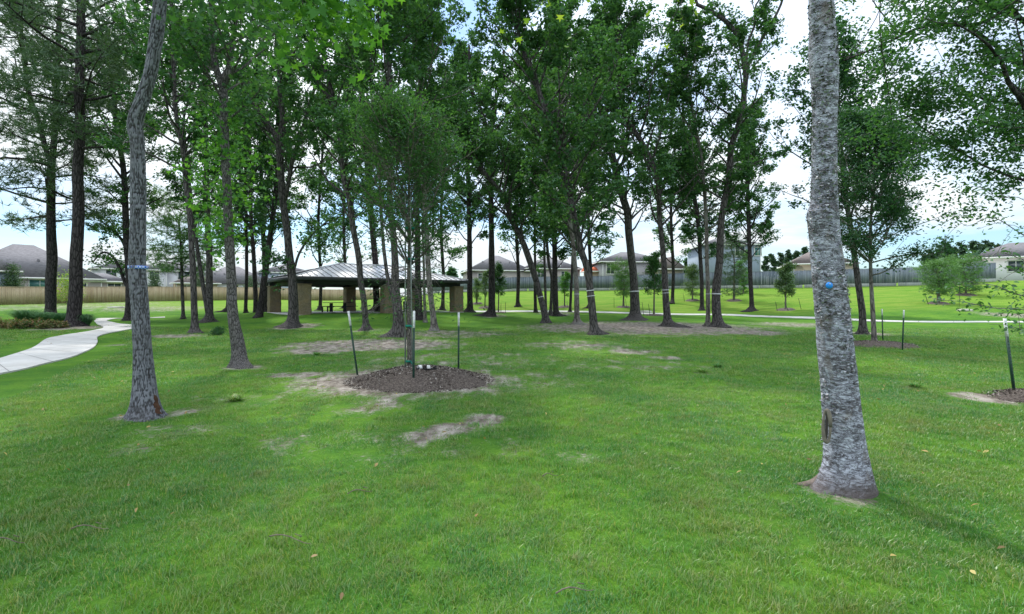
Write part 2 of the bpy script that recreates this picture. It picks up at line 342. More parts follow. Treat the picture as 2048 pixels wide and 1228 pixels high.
def siding(name, c, vert=False):
    b = NB(name); o = b.tc.outputs['Object']
    s_ = b.n('ShaderNodeSeparateXYZ'); b.put(s_.inputs[0], o)
    u = b.math('ADD', s_.outputs[0], s_.outputs[1]) if vert else s_.outputs[2]
    fr = b.math('FRACT', b.math('MULTIPLY', u, 2.4 if vert else 6.0))
    line = b.ramp(fr, [(.0, 1.), (.1, 0.)])
    cc = b.mix(b.math('MULTIPLY', line, .45), c, tuple(q*.4 for q in c))
    cc = b.mix(b.ramp(b.noise(o, .8, 4), [(.3, 0.), (.8, .25)]), cc, tuple(q*.7 for q in c))
    return b.out(b.pbr(cc, .75, b.bump(fr, .2, .02)))
M['sid_grey'] = siding('siding_grey', (.36,.35,.37)); M['sid_blue'] = siding('siding_blue', (.38,.44,.54), True); M['sid_white'] = siding('siding_white', (.62,.63,.66))
M['sid_tan'] = siding('siding_tan', (.5,.42,.33)); M['sid_taupe'] = siding('siding_taupe', (.4,.36,.35)); M['sid_steel'] = siding('siding_steel', (.27,.33,.4), True)
M['trim'] = plain('trim_white', (.72,.72,.72), .6, .05); M['trim_dark'] = plain('trim_dark', (.06,.06,.07), .6)
M['pane'] = plain('pane_glass', (.04,.06,.07), .08, .1, 1, 0, 0, .8); M['pane_teal'] = plain('pane_teal', (.07,.2,.2), .12, .1, 1, 0, 0, .8)
b = NB('limestone'); o = b.tc.outputs['Object']
v_ = b.n('ShaderNodeTexVoronoi', feature='DISTANCE_TO_EDGE'); b.put(v_.inputs['Vector'], b.mapv(o, (2.2, 2.2, 3.4))); v_.inputs['Scale'].default_value = 1
vc = b.vor(b.mapv(o, (2.2, 2.2, 3.4)), 1, 'F1', 1); n_ = b.noise(o, 9, 6, .7)
c = b.mix(b.ramp(n_, [(.3, 0.), (.7, 1.)]), (.15,.12,.08), (.29,.24,.17))
sv_ = b.n('ShaderNodeSeparateColor'); b.put(sv_.inputs[0], vc); c = b.mix(b.math('MULTIPLY', sv_.outputs[0], .6), c, (.3,.22,.12))
jt = b.ramp(v_.outputs[0], [(.0, 1.), (.04, 0.)]); c = b.mix(b.math('MULTIPLY', jt, .6), c, (.22,.19,.15))
M['stone'] = b.out(b.pbr(c, .9, b.bump(b.math('ADD', n_, b.ramp(v_.outputs[0], [(0., 0.), (.08, 1.)])), .6, .04)))
M['roof_metal'] = plain('roof_metal', (.74,.75,.79), .38, .08, 1.5, .03, .25, .6)
M['seam'] = plain('seam_metal', (.07,.072,.08), .5, .1, 3, .05, .3)
M['fascia'] = plain('fascia_dark', (.045,.05,.05), .6, .15, 3, .05); M['wood_under'] = plain('ceiling_wood', (.13,.09,.06), .8, .25, 3, .2)
M['table'] = plain('table_dark', (.03,.035,.04), .5, .2); M['bin'] = plain('bin_black', (.02,.022,.025), .5, .2)
M['post_green'] = plain('post_green', (.008,.045,.03), .45, .3, 9, .2, 0, .5); M['post_white'] = plain('post_white', (.72,.74,.76), .55, .18, 25, .3)
M['post_dark'] = plain('post_dark', (.03,.045,.035), .6, .2); M['pole'] = plain('support_pole', (.3,.33,.33), .5, .2, 12, .1, .5)
M['tie_green'] = plain('tie_green', (.01,.22,.16), .6, .2); M['band'] = plain('band_white', (.62,.64,.68), .6, .1)
M['black_strap'] = plain('sandal_black', (.012,.012,.015), .6, .2); M['white_strap'] = plain('sandal_white', (.8,.8,.82), .5, .05)
b = NB('strap_blue'); o = b.tc.outputs['Object']; ch = b.n('ShaderNodeTexChecker'); b.put(ch.inputs[0], b.mapv(o, (1, 1, 1))); ch.inputs['Scale'].default_value = 36
ch.inputs[1].default_value = (.03,.12,.6,1); ch.inputs[2].default_value = (.45,.55,.8,1); M['strap'] = b.out(b.pbr(ch.outputs[0], .5))
M['tag_blue'] = plain('tag_blue', (.02,.24,.75), .35, .1, 8, .02); M['scar'] = plain('scar_wood', (.17,.15,.125), .9, .3, 20, .5); M['hollow'] = plain('scar_dark', (.05,.044,.04), .95)
M['cut_wood'] = plain('scar_brown', (.07,.035,.022), .95, .4, 20, .6)
M['root'] = plain('root_bark', (.17,.135,.12), .95, .3, 14, .6)
M['twig'] = plain('twig', (.16,.13,.11), .9, .3, 20, .3); M['dry'] = leafmat('dry_leaf', (.16,.09,.04), (.3,.2,.08), (.5,.42,.14), .2)
M['joint'] = plain('joint_dark', (.13,.125,.12), .95)
M['slab'] = plain('slab_pale', (.6,.58,.52), .85, .15)
# ------------------------------------------------------------------ ground sheet
def ell(px, py, rx, ry, s):
    p = at(px, py); d = p[1]; h = EYE-p[2]; return (p[0], d, rx*d/F, max(ry*d*d/(F*h), .3), s)
PATCH = [ell(*q) for q in [(815,760,200,26,1.0),(745,689,160,12,.9),(640,702,80,7,.8),(1290,655,215,12,.9),(1170,690,90,12,.55),(1490,664,60,6,.95),(962,839,46,7,.95),(905,857,48,8,.92),(850,874,44,7,.75),(1020,902,32,6,.6),
    (740,812,90,24,.5),(560,885,170,14,.36),(250,900,50,6,.46),(1265,703,60,5,.7),(1330,716,40,4,.65),(600,750,75,6,.75),(296,832,68,10,.66),(370,822,50,10,.6),(490,735,50,5,.75),(1160,915,36,6,.42),
    (1968,796,52,12,.98),(1727,667,45,4,.8),(350,672,60,4,.7),(240,690,25,3,.6),(150,612,160,4,.45),(300,617,100,3,.5),(1590,649,90,5,.6),(1692,990,75,12,.55),(900,720,260,24,.42),(1050,760,140,22,.42),(480,800,160,18,.36),(760,890,300,40,.32),(330,860,160,16,.38),(1250,730,220,16,.36),
    (590,654,40,4,.7),(732,661,25,3,.6),(984,631,28,2.5,.6),(150,655,60,4,.8),(1110,628,35,3,.6),(820,730,160,30,.45),(1400,745,50,5,.35),(1090,690,70,7,.5),(900,668,140,8,.6),(2040,632,40,3,.7)]]
def dirt(x, y):
    m = np.zeros(np.broadcast(x, y).shape)
    for (cx_, cy_, rx, ry, s_) in PATCH:
        r_ = np.sqrt(((x-cx_)/rx)**2 + ((y-cy_)/ry)**2); m = np.maximum(m, s_*np.clip(1.45-r_*.95, 0, 1)**.8)
    return m
def sunlit_tint(x, y): # sunlight on the far lawns, painted in as paler, yellower turf
    return np.clip((y-(47-0.28*np.maximum(x, 0)))/5, 0, 1)
nx, ny = 560, 560
u = np.linspace(-1, 1, nx); X1 = np.sinh(u*5.6)/np.sinh(5.6)*620
v = np.linspace(0, 1, ny); Y1 = -14 + 15*v + np.sinh(v*5.2)/np.sinh(5.2)*900
XX, YY = np.meshgrid(X1, Y1); ZZ = g(XX, YY)
i, j = np.meshgrid(np.arange(ny-1), np.arange(nx-1), indexing='ij'); q0 = i*nx+j
mb = MB(); mb.add(np.stack([XX, YY, ZZ], -1).reshape(-1, 3), [np.stack([q0, q0+1, q0+nx+1, q0+nx], -1).reshape(-1, 4)])
G = mb.build('ground', M['ground'], None, True); G['kind'] = 'structure'
for nm, fn in (('dirt', dirt), ('open', sunlit_tint)):
    A = G.data.attributes.new(nm, 'FLOAT', 'POINT'); A.data.foreach_set('value', fn(XX, YY).astype(np.float32).ravel())
# ------------------------------------------------------------------ paths
def ribbon(name, A, B, lift=.035, seg=90):
    a = smooth_path([at(*q) for q in A], seg); c = smooth_path([at(*q) for q in B], seg)
    mb = MB(); m = 7; rows = []
    for t in np.linspace(0, 1, m): r_ = a*(1-t)+c*t; r_[:, 2] = g(r_[:, 0], r_[:, 1])+lift; rows.append(r_)
    V = np.stack(rows, 1).reshape(-1, 3); n_ = seg
    i, j = np.meshgrid(np.arange(n_-1), np.arange(m-1), indexing='ij'); q = i*m+j
    mb.add(V, [np.stack([q, q+m, q+m+1, q+1], -1).reshape(-1, 4)])
    for side, rr in ((0, rows[0]), (1, rows[-1])):
        lo = rr.copy(); lo[:, 2] -= .12; k_ = np.arange(n_-1)
        mb.add(np.concatenate([rr, lo]), [np.stack([k_, k_+1, k_+1+n_, k_+n_], -1)])
    o = mb.build(name, M['concrete'], None, False); o['kind'] = 'structure'; mid = rows[3]; L = np.concatenate([[0], np.cumsum(np.linalg.norm(np.diff(mid, axis=0), axis=1))]); mj = MB()
    for s_ in np.arange(.9, min(L[-1], 60), 1.8):
        v_ = [np.array([np.interp(s_+e, L, rr[:, c_]) for c_ in range(3)])+[0, 0, .004] for e in (-.012, .012) for rr in rows]; k_ = np.arange(6); mj.add(v_, [np.stack([k_, k_+7, k_+8, k_+1], -1)])
    mj.build('control_joints', M['joint'], o); return o
ribbon('path', [(-260,838),(-100,785),(0,750),(45,741),(94,728),(139,717),(165,707),(187,696),(195,685),(195,675),(210,669),(240,663),(264,658.5),(284,654),(262,650),(225,645),(215,641),(256,637),(330,635.5)],
               [(-260,780),(-100,745),(0,718.5),(37,707),(67,696),(86,683),(101,676.5),(130,671),(150,668),(175,664),(192,660.5),(204,658),(207,655),(204,653),(197,650),(192,646),(190,641),(212,636.8),(330,634)])
ribbon('path', [(935,624.6),(960,624.6),(1080,624),(1200,626),(1340,630),(1470,632),(1630,638),(1755,643.5),(1880,645.5),(2048,645.5),(2300,646)],
               [(935,622),(960,622),(1080,621.5),(1200,623.2),(1340,627.3),(1470,629),(1630,634.5),(1755,640.5),(1880,642.8),(2048,643),(2300,643)], .03, 120)
# ------------------------------------------------------------------ grass blades
def clump(nb, rad, h0, h1, w, lean):
    V, Fq, Ft = [], [], []
    for _ in range(nb):
        r_ = rad*math.sqrt(random.random()); t = random.random()*6.283; x0, y0 = r_*math.cos(t), r_*math.sin(t)
        a = random.random()*6.283; h = random.uniform(h0, h1); l = h*random.uniform(.2, lean); ww = w*random.uniform(.6, 1.2)
        dx, dy = math.cos(a), math.sin(a); fx, fy = -dy*ww/2, dx*ww/2; n_ = len(V)
        V += [(x0-fx, y0-fy, -.01), (x0+fx, y0+fy, -.01), (x0-fx*.9+dx*l*.3, y0-fy*.9+dy*l*.3, h*.55), (x0+fx*.9+dx*l*.3, y0+fy*.9+dy*l*.3, h*.55), (x0+dx*l, y0+dy*l, h)]
        Fq.append((n_, n_+1, n_+3, n_+2)); Ft.append((n_+2, n_+3, n_+4))
    return np.array(V), np.array(Fq), np.array(Ft)
cl = bpy.data.collections.new('grass_tufts')
for k, a in enumerate([(34,.075,.012,.032,.0034,1.5),(38,.085,.014,.038,.0034,1.7),(26,.06,.012,.03,.0042,1.9),(14,.05,.035,.07,.0045,1.2),(9,.04,.03,.055,.009,1.6)]):
    V, Fq, Ft = clump(*a); mb = MB(); mb.add(V, [Fq, Ft]); o = mb.build('grass_tuft', M['grass']); COL.objects.unlink(o); cl.objects.link(o)
def scatter(y0, y1, dens, s0, spread=1.25):
    A_ = spread*1.03*(y1*y1-y0*y0); n_ = int(A_*dens); y = np.sqrt(RNG.random(n_)*(y1*y1-y0*y0)+y0*y0); x = (RNG.random(n_)*2-1)*y*1.03*spread
    ok = (x > -26) & (x < 26); return x[ok], y[ok], np.full(ok.sum(), s0)
parts = [scatter(1.2, 5, 300, 1.0, 1.5), scatter(5, 9, 170, 1.15), scatter(9, 15, 60, 1.6, 1.15), scatter(15, 26, 22, 2.4, 1.1)]
gx, gy, gs = [np.concatenate(q) for q in zip(*parts)]
dm = dirt(gx, gy); nz = (fbm(gx*3.1, gy*1.8, 1.3, 4)-.5)*1.7
keep = (dm+nz*.8 < .40) | (RNG.random(len(gx)) < .10)
# keep the path clear
pa = smooth_path([at(*q) for q in [(-260,838),(0,750),(94,728),(165,707),(195,685),(210,669),(264,658.5)]], 60); pb = smooth_path([at(*q) for q in [(-260,780),(0,718.5),(67,696),(86,683),(130,671),(175,664),(207,655)]], 60)
for k in range(59):
    mid = (pa[k]+pb[k])/2; rr = np.linalg.norm(pa[k]-pb[k])/2+.12; keep &= ((gx-mid[0])**2+(gy-mid[1])**2 > rr*rr)
keep &= ((gx-(-1.75))**2/1.35**2+(gy-9.65)**2/1.3**2 > 1)
gx, gy, gs = gx[keep], gy[keep], gs[keep]
gh = .42+.85*fbm(gx*.6, gy*.6, 7.7, 3)+.35*vn(gx*4, gy*4, 2.)
gi = RNG.choice(5, len(gx), p=[.36,.32,.24,.06,.02]); gh = np.where(dirt(gx, gy) > .25, gh*.7, gh)
me = bpy.data.meshes.new('grass'); me.vertices.add(len(gx)); me.vertices.foreach_set('co', np.stack([gx, gy, g(gx, gy)], 1).astype(np.float32).ravel())
for nm, ty, val, key in (('rot', 'FLOAT_VECTOR', np.stack([RNG.normal(0, .12, len(gx)), RNG.normal(0, .12, len(gx)), RNG.random(len(gx))*6.283], 1), 'vector'),
                         ('scl', 'FLOAT_VECTOR', np.stack([gs, gs, np.sqrt(gs)*gh*.95], 1), 'vector'), ('idx', 'INT', gi, 'value')):
    A = me.attributes.new(nm, ty, 'POINT'); A.data.foreach_set(key, (val.astype(np.int32) if ty == 'INT' else val.astype(np.float32)).ravel())
go = bpy.data.objects.new('grass', me); COL.objects.link(go); tag(go, 'short green lawn grass with taller tufts between bare soil patches', 'grass'); go['kind'] = 'stuff'
gn = bpy.data.node_groups.new('grass_scatter', 'GeometryNodeTree')
gn.interface.new_socket('Geometry', in_out='INPUT', socket_type='NodeSocketGeometry'); gn.interface.new_socket('Geometry', in_out='OUTPUT', socket_type='NodeSocketGeometry')
gin, gout = gn.nodes.new('NodeGroupInput'), gn.nodes.new('NodeGroupOutput')
iop = gn.nodes.new('GeometryNodeInstanceOnPoints'); ci = gn.nodes.new('GeometryNodeCollectionInfo'); ci.inputs[0].default_value = cl
ci.inputs['Separate Children'].default_value = True; ci.inputs['Reset Children'].default_value = True
iop.inputs['Pick Instance'].default_value = True
def gat(nm, ty):
    n_ = gn.nodes.new('GeometryNodeInputNamedAttribute'); n_.data_type = ty; n_.inputs['Name'].default_value = nm; return n_.outputs[0]
gn.links.new(gin.outputs[0], iop.inputs['Points']); gn.links.new(ci.outputs[0], iop.inputs['Instance'])
gn.links.new(gat('idx', 'INT'), iop.inputs['Instance Index']); gn.links.new(gat('rot', 'FLOAT_VECTOR'), iop.inputs['Rotation']); gn.links.new(gat('scl', 'FLOAT_VECTOR'), iop.inputs['Scale'])
gn.links.new(iop.outputs[0], gout.inputs[0]); md = go.modifiers.new('scatter', 'NODES'); md.node_group = gn
# ------------------------------------------------------------------ leaves
DIAM = np.array([(0,-.5),(.3,-.05),(0,.5),(-.3,-.05)])
ELL = np.array([(0,-.5),(.2,-.25),(.24,.05),(.12,.35),(0,.5),(-.12,.35),(-.24,.05),(-.2,-.25)])
NARROW = np.array([(0,-.5),(.16,-.1),(0,.5),(-.16,-.1)])
_st = []
for k in range(5):
    a = R(-90+180+(k-2)*58); _st.append((.5*math.cos(a), .5*math.sin(a)))
    if k < 4: a2 = a+R(29); _st.append((.2*math.cos(a2), .2*math.sin(a2)))
STAR = np.array([(.04,-.3)]+_st[::1]+[(-.04,-.3)]); STAR[:, 1] -= .05
if STAR[1][0] < 0: STAR = np.concatenate([STAR[:1]*[-1, 1], STAR[1:-1], STAR[-1:]*[-1, 1]])
def leaves(mb, C, size, shape=DIAM, flat=.5, sv=.35):
    n_ = len(C); s_ = size*(1+(RNG.random(n_)*2-1)*sv)
    nrm = RNG.normal(size=(n_, 3)); nrm[:, 2] = np.abs(nrm[:, 2])+flat; nrm /= np.linalg.norm(nrm, axis=1)[:, None]
    t = RNG.normal(size=(n_, 3)); t -= nrm*(t*nrm).sum(1)[:, None]; t /= np.linalg.norm(t, axis=1)[:, None]; bt = np.cross(nrm, t)
    V = C[:, None]+s_[:, None, None]*(shape[None, :, 0, None]*t[:, None]+shape[None, :, 1, None]*bt[:, None])
    cur = (np.abs(shape[:, 0])*.35-.25*shape[:, 1]**2)[None, :, None]*s_[:, None, None]*nrm[:, None]
    V = V+cur; k = len(shape); mb.add(V.reshape(-1, 3), [np.arange(n_*k).reshape(n_, k)])
def needles(mb, C, length, width, per=10, up=.3):
    n_ = len(C)*per; c = np.repeat(C, per, 0); d = RNG.normal(size=(n_, 3)); d[:, 2] = d[:, 2]*.7+up; d /= np.linalg.norm(d, axis=1)[:, None]
    s_ = np.cross(d, RNG.normal(size=(n_, 3))); s_ /= np.linalg.norm(s_, axis=1)[:, None]; L = length*(.6+.6*RNG.random(n_))[:, None]
    V = np.stack([c-s_*width/2, c+s_*width/2, c+d*L], 1); mb.add(V.reshape(-1, 3), [np.arange(n_*3).reshape(n_, 3)])
# ------------------------------------------------------------------ trees
def cosx(px): t = (px-CX)/F; return 1/math.sqrt(1+t*t)
def stem(px_pts, d, base, dep=None):
    """(px, py, width) list -> 3D points and radii; dep = change of distance per metre of height"""
    out = []
    for i, (px, py, w) in enumerate([q_[:3] for q_ in px_pts]):
        dd = d if dep is None else d+dep*(EYE-(py-HY)/F*d)
        p = P(px, py, dd)
        if i == 0 and base is not None: p = np.array(base)
        out.append((p[0], p[1], p[2], w*dd/F/2*cosx(px)))
    return np.array(out)
def curve(p0, dirn, L, n_=6, up=.25, wob=.12):
    d = np.array(dirn, float); d /= np.linalg.norm(d); pts = [np.array(p0, float)]; st = L/(n_-1)
    for _ in range(n_-1):
        d = d+np.array([0, 0, up*st/L*1.5])+RNG.normal(0, wob, 3); d /= np.linalg.norm(d); pts.append(pts[-1]+d*st)
    return np.array(pts)
def flare_disp(base, amp, h, lobes, seed, r0):
    rs = np.random.default_rng(seed)
    if isinstance(lobes, int): ph = rs.random(lobes)*6.283; am = .5+rs.random(lobes)
    else: ph, am = zip(*lobes)
    def f(pts, rr, th):
        hh = (pts[:, 2]-base[2]); e = np.exp(-np.maximum(hh, 0)/h)[:, None]
        lob = sum(a*np.maximum(0, np.cos(th[None]-p))**6 for a, p in zip(am, ph))
        nz = vn(th[None]*2.2+seed, hh[:, None]*1.7, seed*.7)-.5
        r2 = rr*(1+e*(.2+(amp*1.6 if isinstance(lobes, int) else amp)*lob*e)+.14*nz); return r2, np.zeros_like(r2)
    return f
CROWN_N = [0]
def tree(name, label, stems, d, barkm, leafm, z0, z1, Rc, nl, N, size=.13, kind='broad', base=None, dep=0., limbs=(), flare=.5, top=None, group=None, elev=(15, 55), sub_n=5, cl_r=.42, shape=DIAM, bands=(), sparse_low=0.5, cat='tree', sides=14, trunk_mesh=None, skirt=0, rpm=2.6, xdisp=None, extra=None, lobes=6, sprigs=None):
    if d is not None and 20 < d < 80 and kind in ('broad', 'pine') and cat == 'tree' and group == PAL: N = int(N*(1.0 if kind == 'broad' else 1.8)); cl_r *= .58 if kind == 'broad' else .9; z0 -= .8 if Rc > 2.6 and kind == 'broad' else 0; Rc *= 1.45 if kind == 'broad' else 1.25; size *= 1.25; nl = int(nl*1.05)
    """stems: pixel polylines of trunk and forks; the crown grows limbs, side branches and leaf clusters from them"""
    px0, py0 = stems[0][0][0], stems[0][0][1]
    if base is None: base = at(px0, py0); 
    if d is None: d = base[1]
    base = np.array([(px0-CX)/F*d, d, gf((px0-CX)/F*d, d)]) if base is None or d != base[1] else base
    root = thing(name, label, cat, base, group)
    mt = MB(); axes = []
    for k, sp in enumerate(stems):
        a = stem(sp, d, base if k == 0 else None, dep if dep else None)
        if k == 0:
            a[0, 2] = base[2]-.15
            r_up = a[1, 3]; a[0, 3] = max(r_up*1.12, min(a[0, 3], r_up*1.35))
            bz = a[0].copy(); bz[2] = base[2]+.5; tt = (bz[2]-a[0, 2])/(a[1, 2]-a[0, 2]+1e-6)
            if tt < .7: bz[:2] = a[0, :2]+(a[1, :2]-a[0, :2])*tt; bz[3] = a[0, 3]*(1-tt)+a[1, 3]*tt*1.0; bz[3] = r_up*1.06; a = np.concatenate([a[:1], bz[None], a[1:]])
        if sp[-1][1] < 120 and a[-1, 2] < z1 and not (len(sp[-1]) > 3):   # carry the stem on to the tree top
            dirn = a[-1, :3]-a[-3, :3]; dirn /= np.linalg.norm(dirn); dirn = dirn*.6+np.array([0, 0, .6]); p = a[-1, :3]; rem = z1-a[-1, 2]
            for t in (.35, .7, 1.): a = np.concatenate([a, [np.append(p+dirn*rem*t+RNG.normal(0, .12, 3), a[-1, 3]*(1-t*.55))]])
        elif a[-1, 2] < z1:
            p = a[-1, :3]; rem = z1-a[-1, 2]
            for t in (.35, .7, 1.): a = np.concatenate([a, [np.append(p+np.array([0, 0, rem*t])+RNG.normal(0, .25, 3)*[1, 1, 0], max(.02, a[-1, 3]*(1-t*.3)))]])
        n_ = max(14, int((a[-1, 2]-a[0, 2])*(rpm if k == 0 else 2.6))); s_ = smooth_path(a, n_)
        if k == 0 and rpm < 10:   # extra rings at the foot
            lo = smooth_path(a[:3], 16)[:-1]; s_ = np.concatenate([lo, s_[s_[:, 2] > lo[-1, 2]+.05]])
        wb = (fbm(s_[:, 2]*.5+k*9, np.full(len(s_), base[0]), 0., 2)-.5)*s_[:, 3]*.8; s_[:, 1] += wb
        s_[:, 3] = np.maximum(s_[:, 3], .012)
        mt.tube(s_[:, :3], s_[:, 3], sides if k == 0 else max(7, sides-4), True, (lambda p_, r_, t_: (xdisp(p_, flare_disp(base, flare, .22+.35*a[1, 3], lobes, int(abs(px0)*7), 1)(p_, r_, t_)[0], t_, base) if xdisp else flare_disp(base, flare, .22+.35*a[1, 3], lobes, int(abs(px0)*7), 1)(p_, r_, t_))) if k == 0 else None)
        axes.append(s_)
    cen = []; lcen = []
    for lb in limbs:      # limbs read from the photograph
        a = stem(lb, d, None, dep if dep else None); s_ = smooth_path(a, 16); s_[:, 1] += np.linspace(0, 1, 16)*RNG.normal(0, .6)
        if d > 20: lcen += [s_[j_, :3]+RNG.normal(0, .4, 3) for j_ in range(5, 16) for _ in range(3)]
        mt.tube(s_[:, :3], np.maximum(s_[:, 3], .01), 7); axes.append(s_)
    allz = [(ax[:, 2].min(), ax[:, 2].max()) for ax in axes]
    for i in range(nl):
        t = (i+RNG.random())/nl; z = z0+(z1-z0)*t; cand = [ax for ax, (lo, hi) in zip(axes, allz) if lo-.3 <= z <= hi+.3]
        if not cand: cand = [axes[0]]
        ax = cand[RNG.integers(len(cand))]; q = ax[int(np.argmin(np.abs(ax[:, 2]-z)))]
        az = i*2.39996+RNG.normal(0, .4); prof = (.55+.45*math.sin(min(1, t*1.9+.2)*math.pi/2))*(1-.65*max(0, t-.45)/.55)
        if kind == 'pine': prof = .7+.3*math.sin(t*3.14); e = R(RNG.uniform(-5, 35))
        else: e = R(RNG.uniform(*elev)+18*t)
        L = Rc*prof*RNG.uniform(.65, 1.15); dv = np.array([math.cos(az)*math.cos(e), math.sin(az)*math.cos(e), math.sin(e)])
        c = curve(q[:3], dv, L, 7, .35 if kind != 'pine' else .1, .13); r0 = min(q[3]*.55, .015+L*.014)
        mt.tube(c, np.linspace(r0, .008, 7), 5, False)
        for k in range(sub_n):
            s_ = .22+.78*(k+RNG.random())/sub_n; fi = s_*6; i0 = min(int(fi), 5); p = c[i0]*(1-(fi-i0))+c[i0+1]*(fi-i0); ld = c[i0+1]-c[i0]; ld /= np.linalg.norm(ld)
            sd_ = RNG.normal(size=3); sd_[2] *= .6; sd_ -= ld*sd_.dot(ld); sd_ /= np.linalg.norm(sd_)
            l2 = L*.42*(1.15-.6*s_)*RNG.uniform(.6, 1.2); c2 = curve(p, ld*.65+sd_, l2, 4, .25, .16); mt.tube(c2, np.linspace(max(.006, r0*.35), .004, 4), 3, False)
            if t < sparse_low and kind == 'broad' and RNG.random() < .12: continue
            for m_ in (.35, .62, .82, 1.): 
                if m_ < .5 and RNG.random() < .5: continue
                f2 = m_*3; i2 = min(int(f2), 2); cen.append(c2[i2]*(1-(f2-i2))+c2[i2+1]*(f2-i2))
        cen.append(c[-1])
    if skirt:      # leafy shoots low on the trunk
        ax = axes[0]; zz = ax[(ax[:, 2] > z0*.45) & (ax[:, 2] < z0*1.3)]
        for _ in range(skirt): q = zz[RNG.integers(len(zz))]; cen.append(q[:3]+RNG.normal(0, .3, 3))
    cen += lcen
    if sprigs:
        fn, mat_, per_, cl_, sz_, shp_ = sprigs; cs_ = np.array(fn(mt)); C = np.repeat(cs_, per_, 0); C = C+RNG.normal(0, cl_, C.shape); mm = MB(); leaves(mm, C, sz_, shp_, .3); mm.build('leafy_shoots', M[mat_], root)
    if extra: cen += extra(mt)
    cen = np.array(cen); ml = MB()
    if kind == 'pine':
        per = max(3, int(N/len(cen)/9)); C = np.repeat(cen, per, 0)+RNG.normal(0, 1, (len(cen)*per, 3))*[cl_r, cl_r, cl_r*.4]
        needles(ml, C, size*1.6, size*.16, 9)
    else:
        per = RNG.poisson(N/len(cen), len(cen)); C = np.repeat(cen, per, 0)
        rad = np.repeat(cl_r*RNG.uniform(.55, 1.3, len(cen)), per); C = C+RNG.normal(0, 1, C.shape)*rad[:, None]*[.75, .75, .5]
        leaves(ml, C, size, shape)
    if trunk_mesh is not None: trunk_mesh(root, mt, axes)
    else: mt.build('trunk', M[barkm], root, True, attr=xdisp is not None)
    ml.build('crown', M[leafm], root); CROWN_N[0] += ml.n
    for (bpx, bpy_, bw, bm) in bands:
        z = EYE-(bpy_-HY)/F*d; ax = min(axes[:len(stems)], key=lambda q: np.min(np.abs(q[:, 2]-z)+np.abs(q[:, 0]-(bpx-CX)/F*d))); j = int(np.argmin(np.abs(ax[:, 2]-z))); mbb = MB(); h = bw*d/F/2
        j2 = min(j+1, len(ax)-1); j1 = max(j-1, 0); tg = ax[j2]-ax[j1]; t_ = (z-ax[j1][2])/(tg[2]+1e-9); cc = ax[j1]+tg*t_
        sl_ = tg[:3]/(tg[2]+1e-9); cc = cc.copy(); cc[2] = z
        mbb.tube([cc[:3]-sl_*h, cc[:3]+sl_*h], [cc[3]*1.13+.008]*2, 20); mbb.build('band', M[bm], root, False)
    return root
exec_trees = []
PAL = 'tall trees around the picnic lawn'
def T(*a, **k): return tree(*a, **k)
# --- left pines
T('pine_tree', 'dark pine forking into two stems, leftmost trunk behind the flower bed', [[(100,634,26),(103,520,23),(102,420,20),(104,330,17),(108,290,14),(113,200,13),(117,100,12),(120,0,10)],[(103,325,13),(92,300,12),(80,250,12),(62,200,11),(52,150,10),(45,80,9),(30,0,8)]],
  33, 'bark_dark', 'needle', 6.5, 22, 5.2, 46, 30000, .22, 'pine', cl_r=.5, group=PAL)
T('pine_tree', 'thick straight dark pine rising from the flower bed beside the winding path', [[(147,652,34),(150,600,30),(155,450,26),(158,300,23),(160,150,21),(163,0,18)]],
  25.3, 'bark_dark', 'needle', 9.0, 20, 4.2, 34, 20000, .2, 'pine', cl_r=.45, group=PAL, flare=.6)
T('tall_tree', 'dark slim tree with two arching low boughs, half hidden by the blue-strapped trunk', [[(258,641,20),(257,560,15),(253,480,14),(250,400,14),(245,330,12),(235,270,12),(228,200,11),(222,110,10),(215,60,8)]],
  34, 'bark_dark', 'leaf', 6.5, 19, 3.6, 26, 11000, .15, limbs=[[(257,578,8),(248,560,8),(240,538,8),(225,512,6),(205,505,5),(185,525,3)],[(256,510,8),(240,479,7),(210,452,5),(190,440,3)],[(230,200,6),(205,160,5),(175,125,3)]], group=PAL, sub_n=5)
# --- left sapling and mid-left trees
T('young_tree', 'slender young pine with soft dull green foliage before the cedar fence', [[(367,637,9),(364,560,7),(362,500,6),(358,440,4)]], 36.5, 'bark', 'needle_light', 3.2, 8.2, 2.4, 30, 12000, .16, 'pine', cl_r=.4, group=PAL, sides=8)
T('tall_tree', 'leaning slender trunk third from the left, bulging root on its right', [[(390,666,20),(389,625,14),(386,550,13),(380,437,12),(375,400,11),(368,310,11),(358,260,10),(350,212,10),(347,147,9),(345,81,8),(343,30,7)]],
  23, 'bark', 'leaf', 7.0, 17, 3.2, 34, 15000, .14, limbs=[[(349,200,5),(338,165,4),(329,140,4),(322,90,3)]], group=PAL)
T('tall_tree', 'twin-stemmed trunk with a wide dark foot left of the pale near trunk', [[(418,645,20),(418,587,15),(418,494,13),(415,430,12),(412,300,11),(410,150,9),(408,60,8)],[(416,625,10),(406,569,9),(399,524,9),(393,486,8),(384,420,7),(376,330,6)]],
  32.5, 'bark', 'leaf', 6.5, 19, 3.4, 34, 15000, .15, group=PAL, flare=.9)
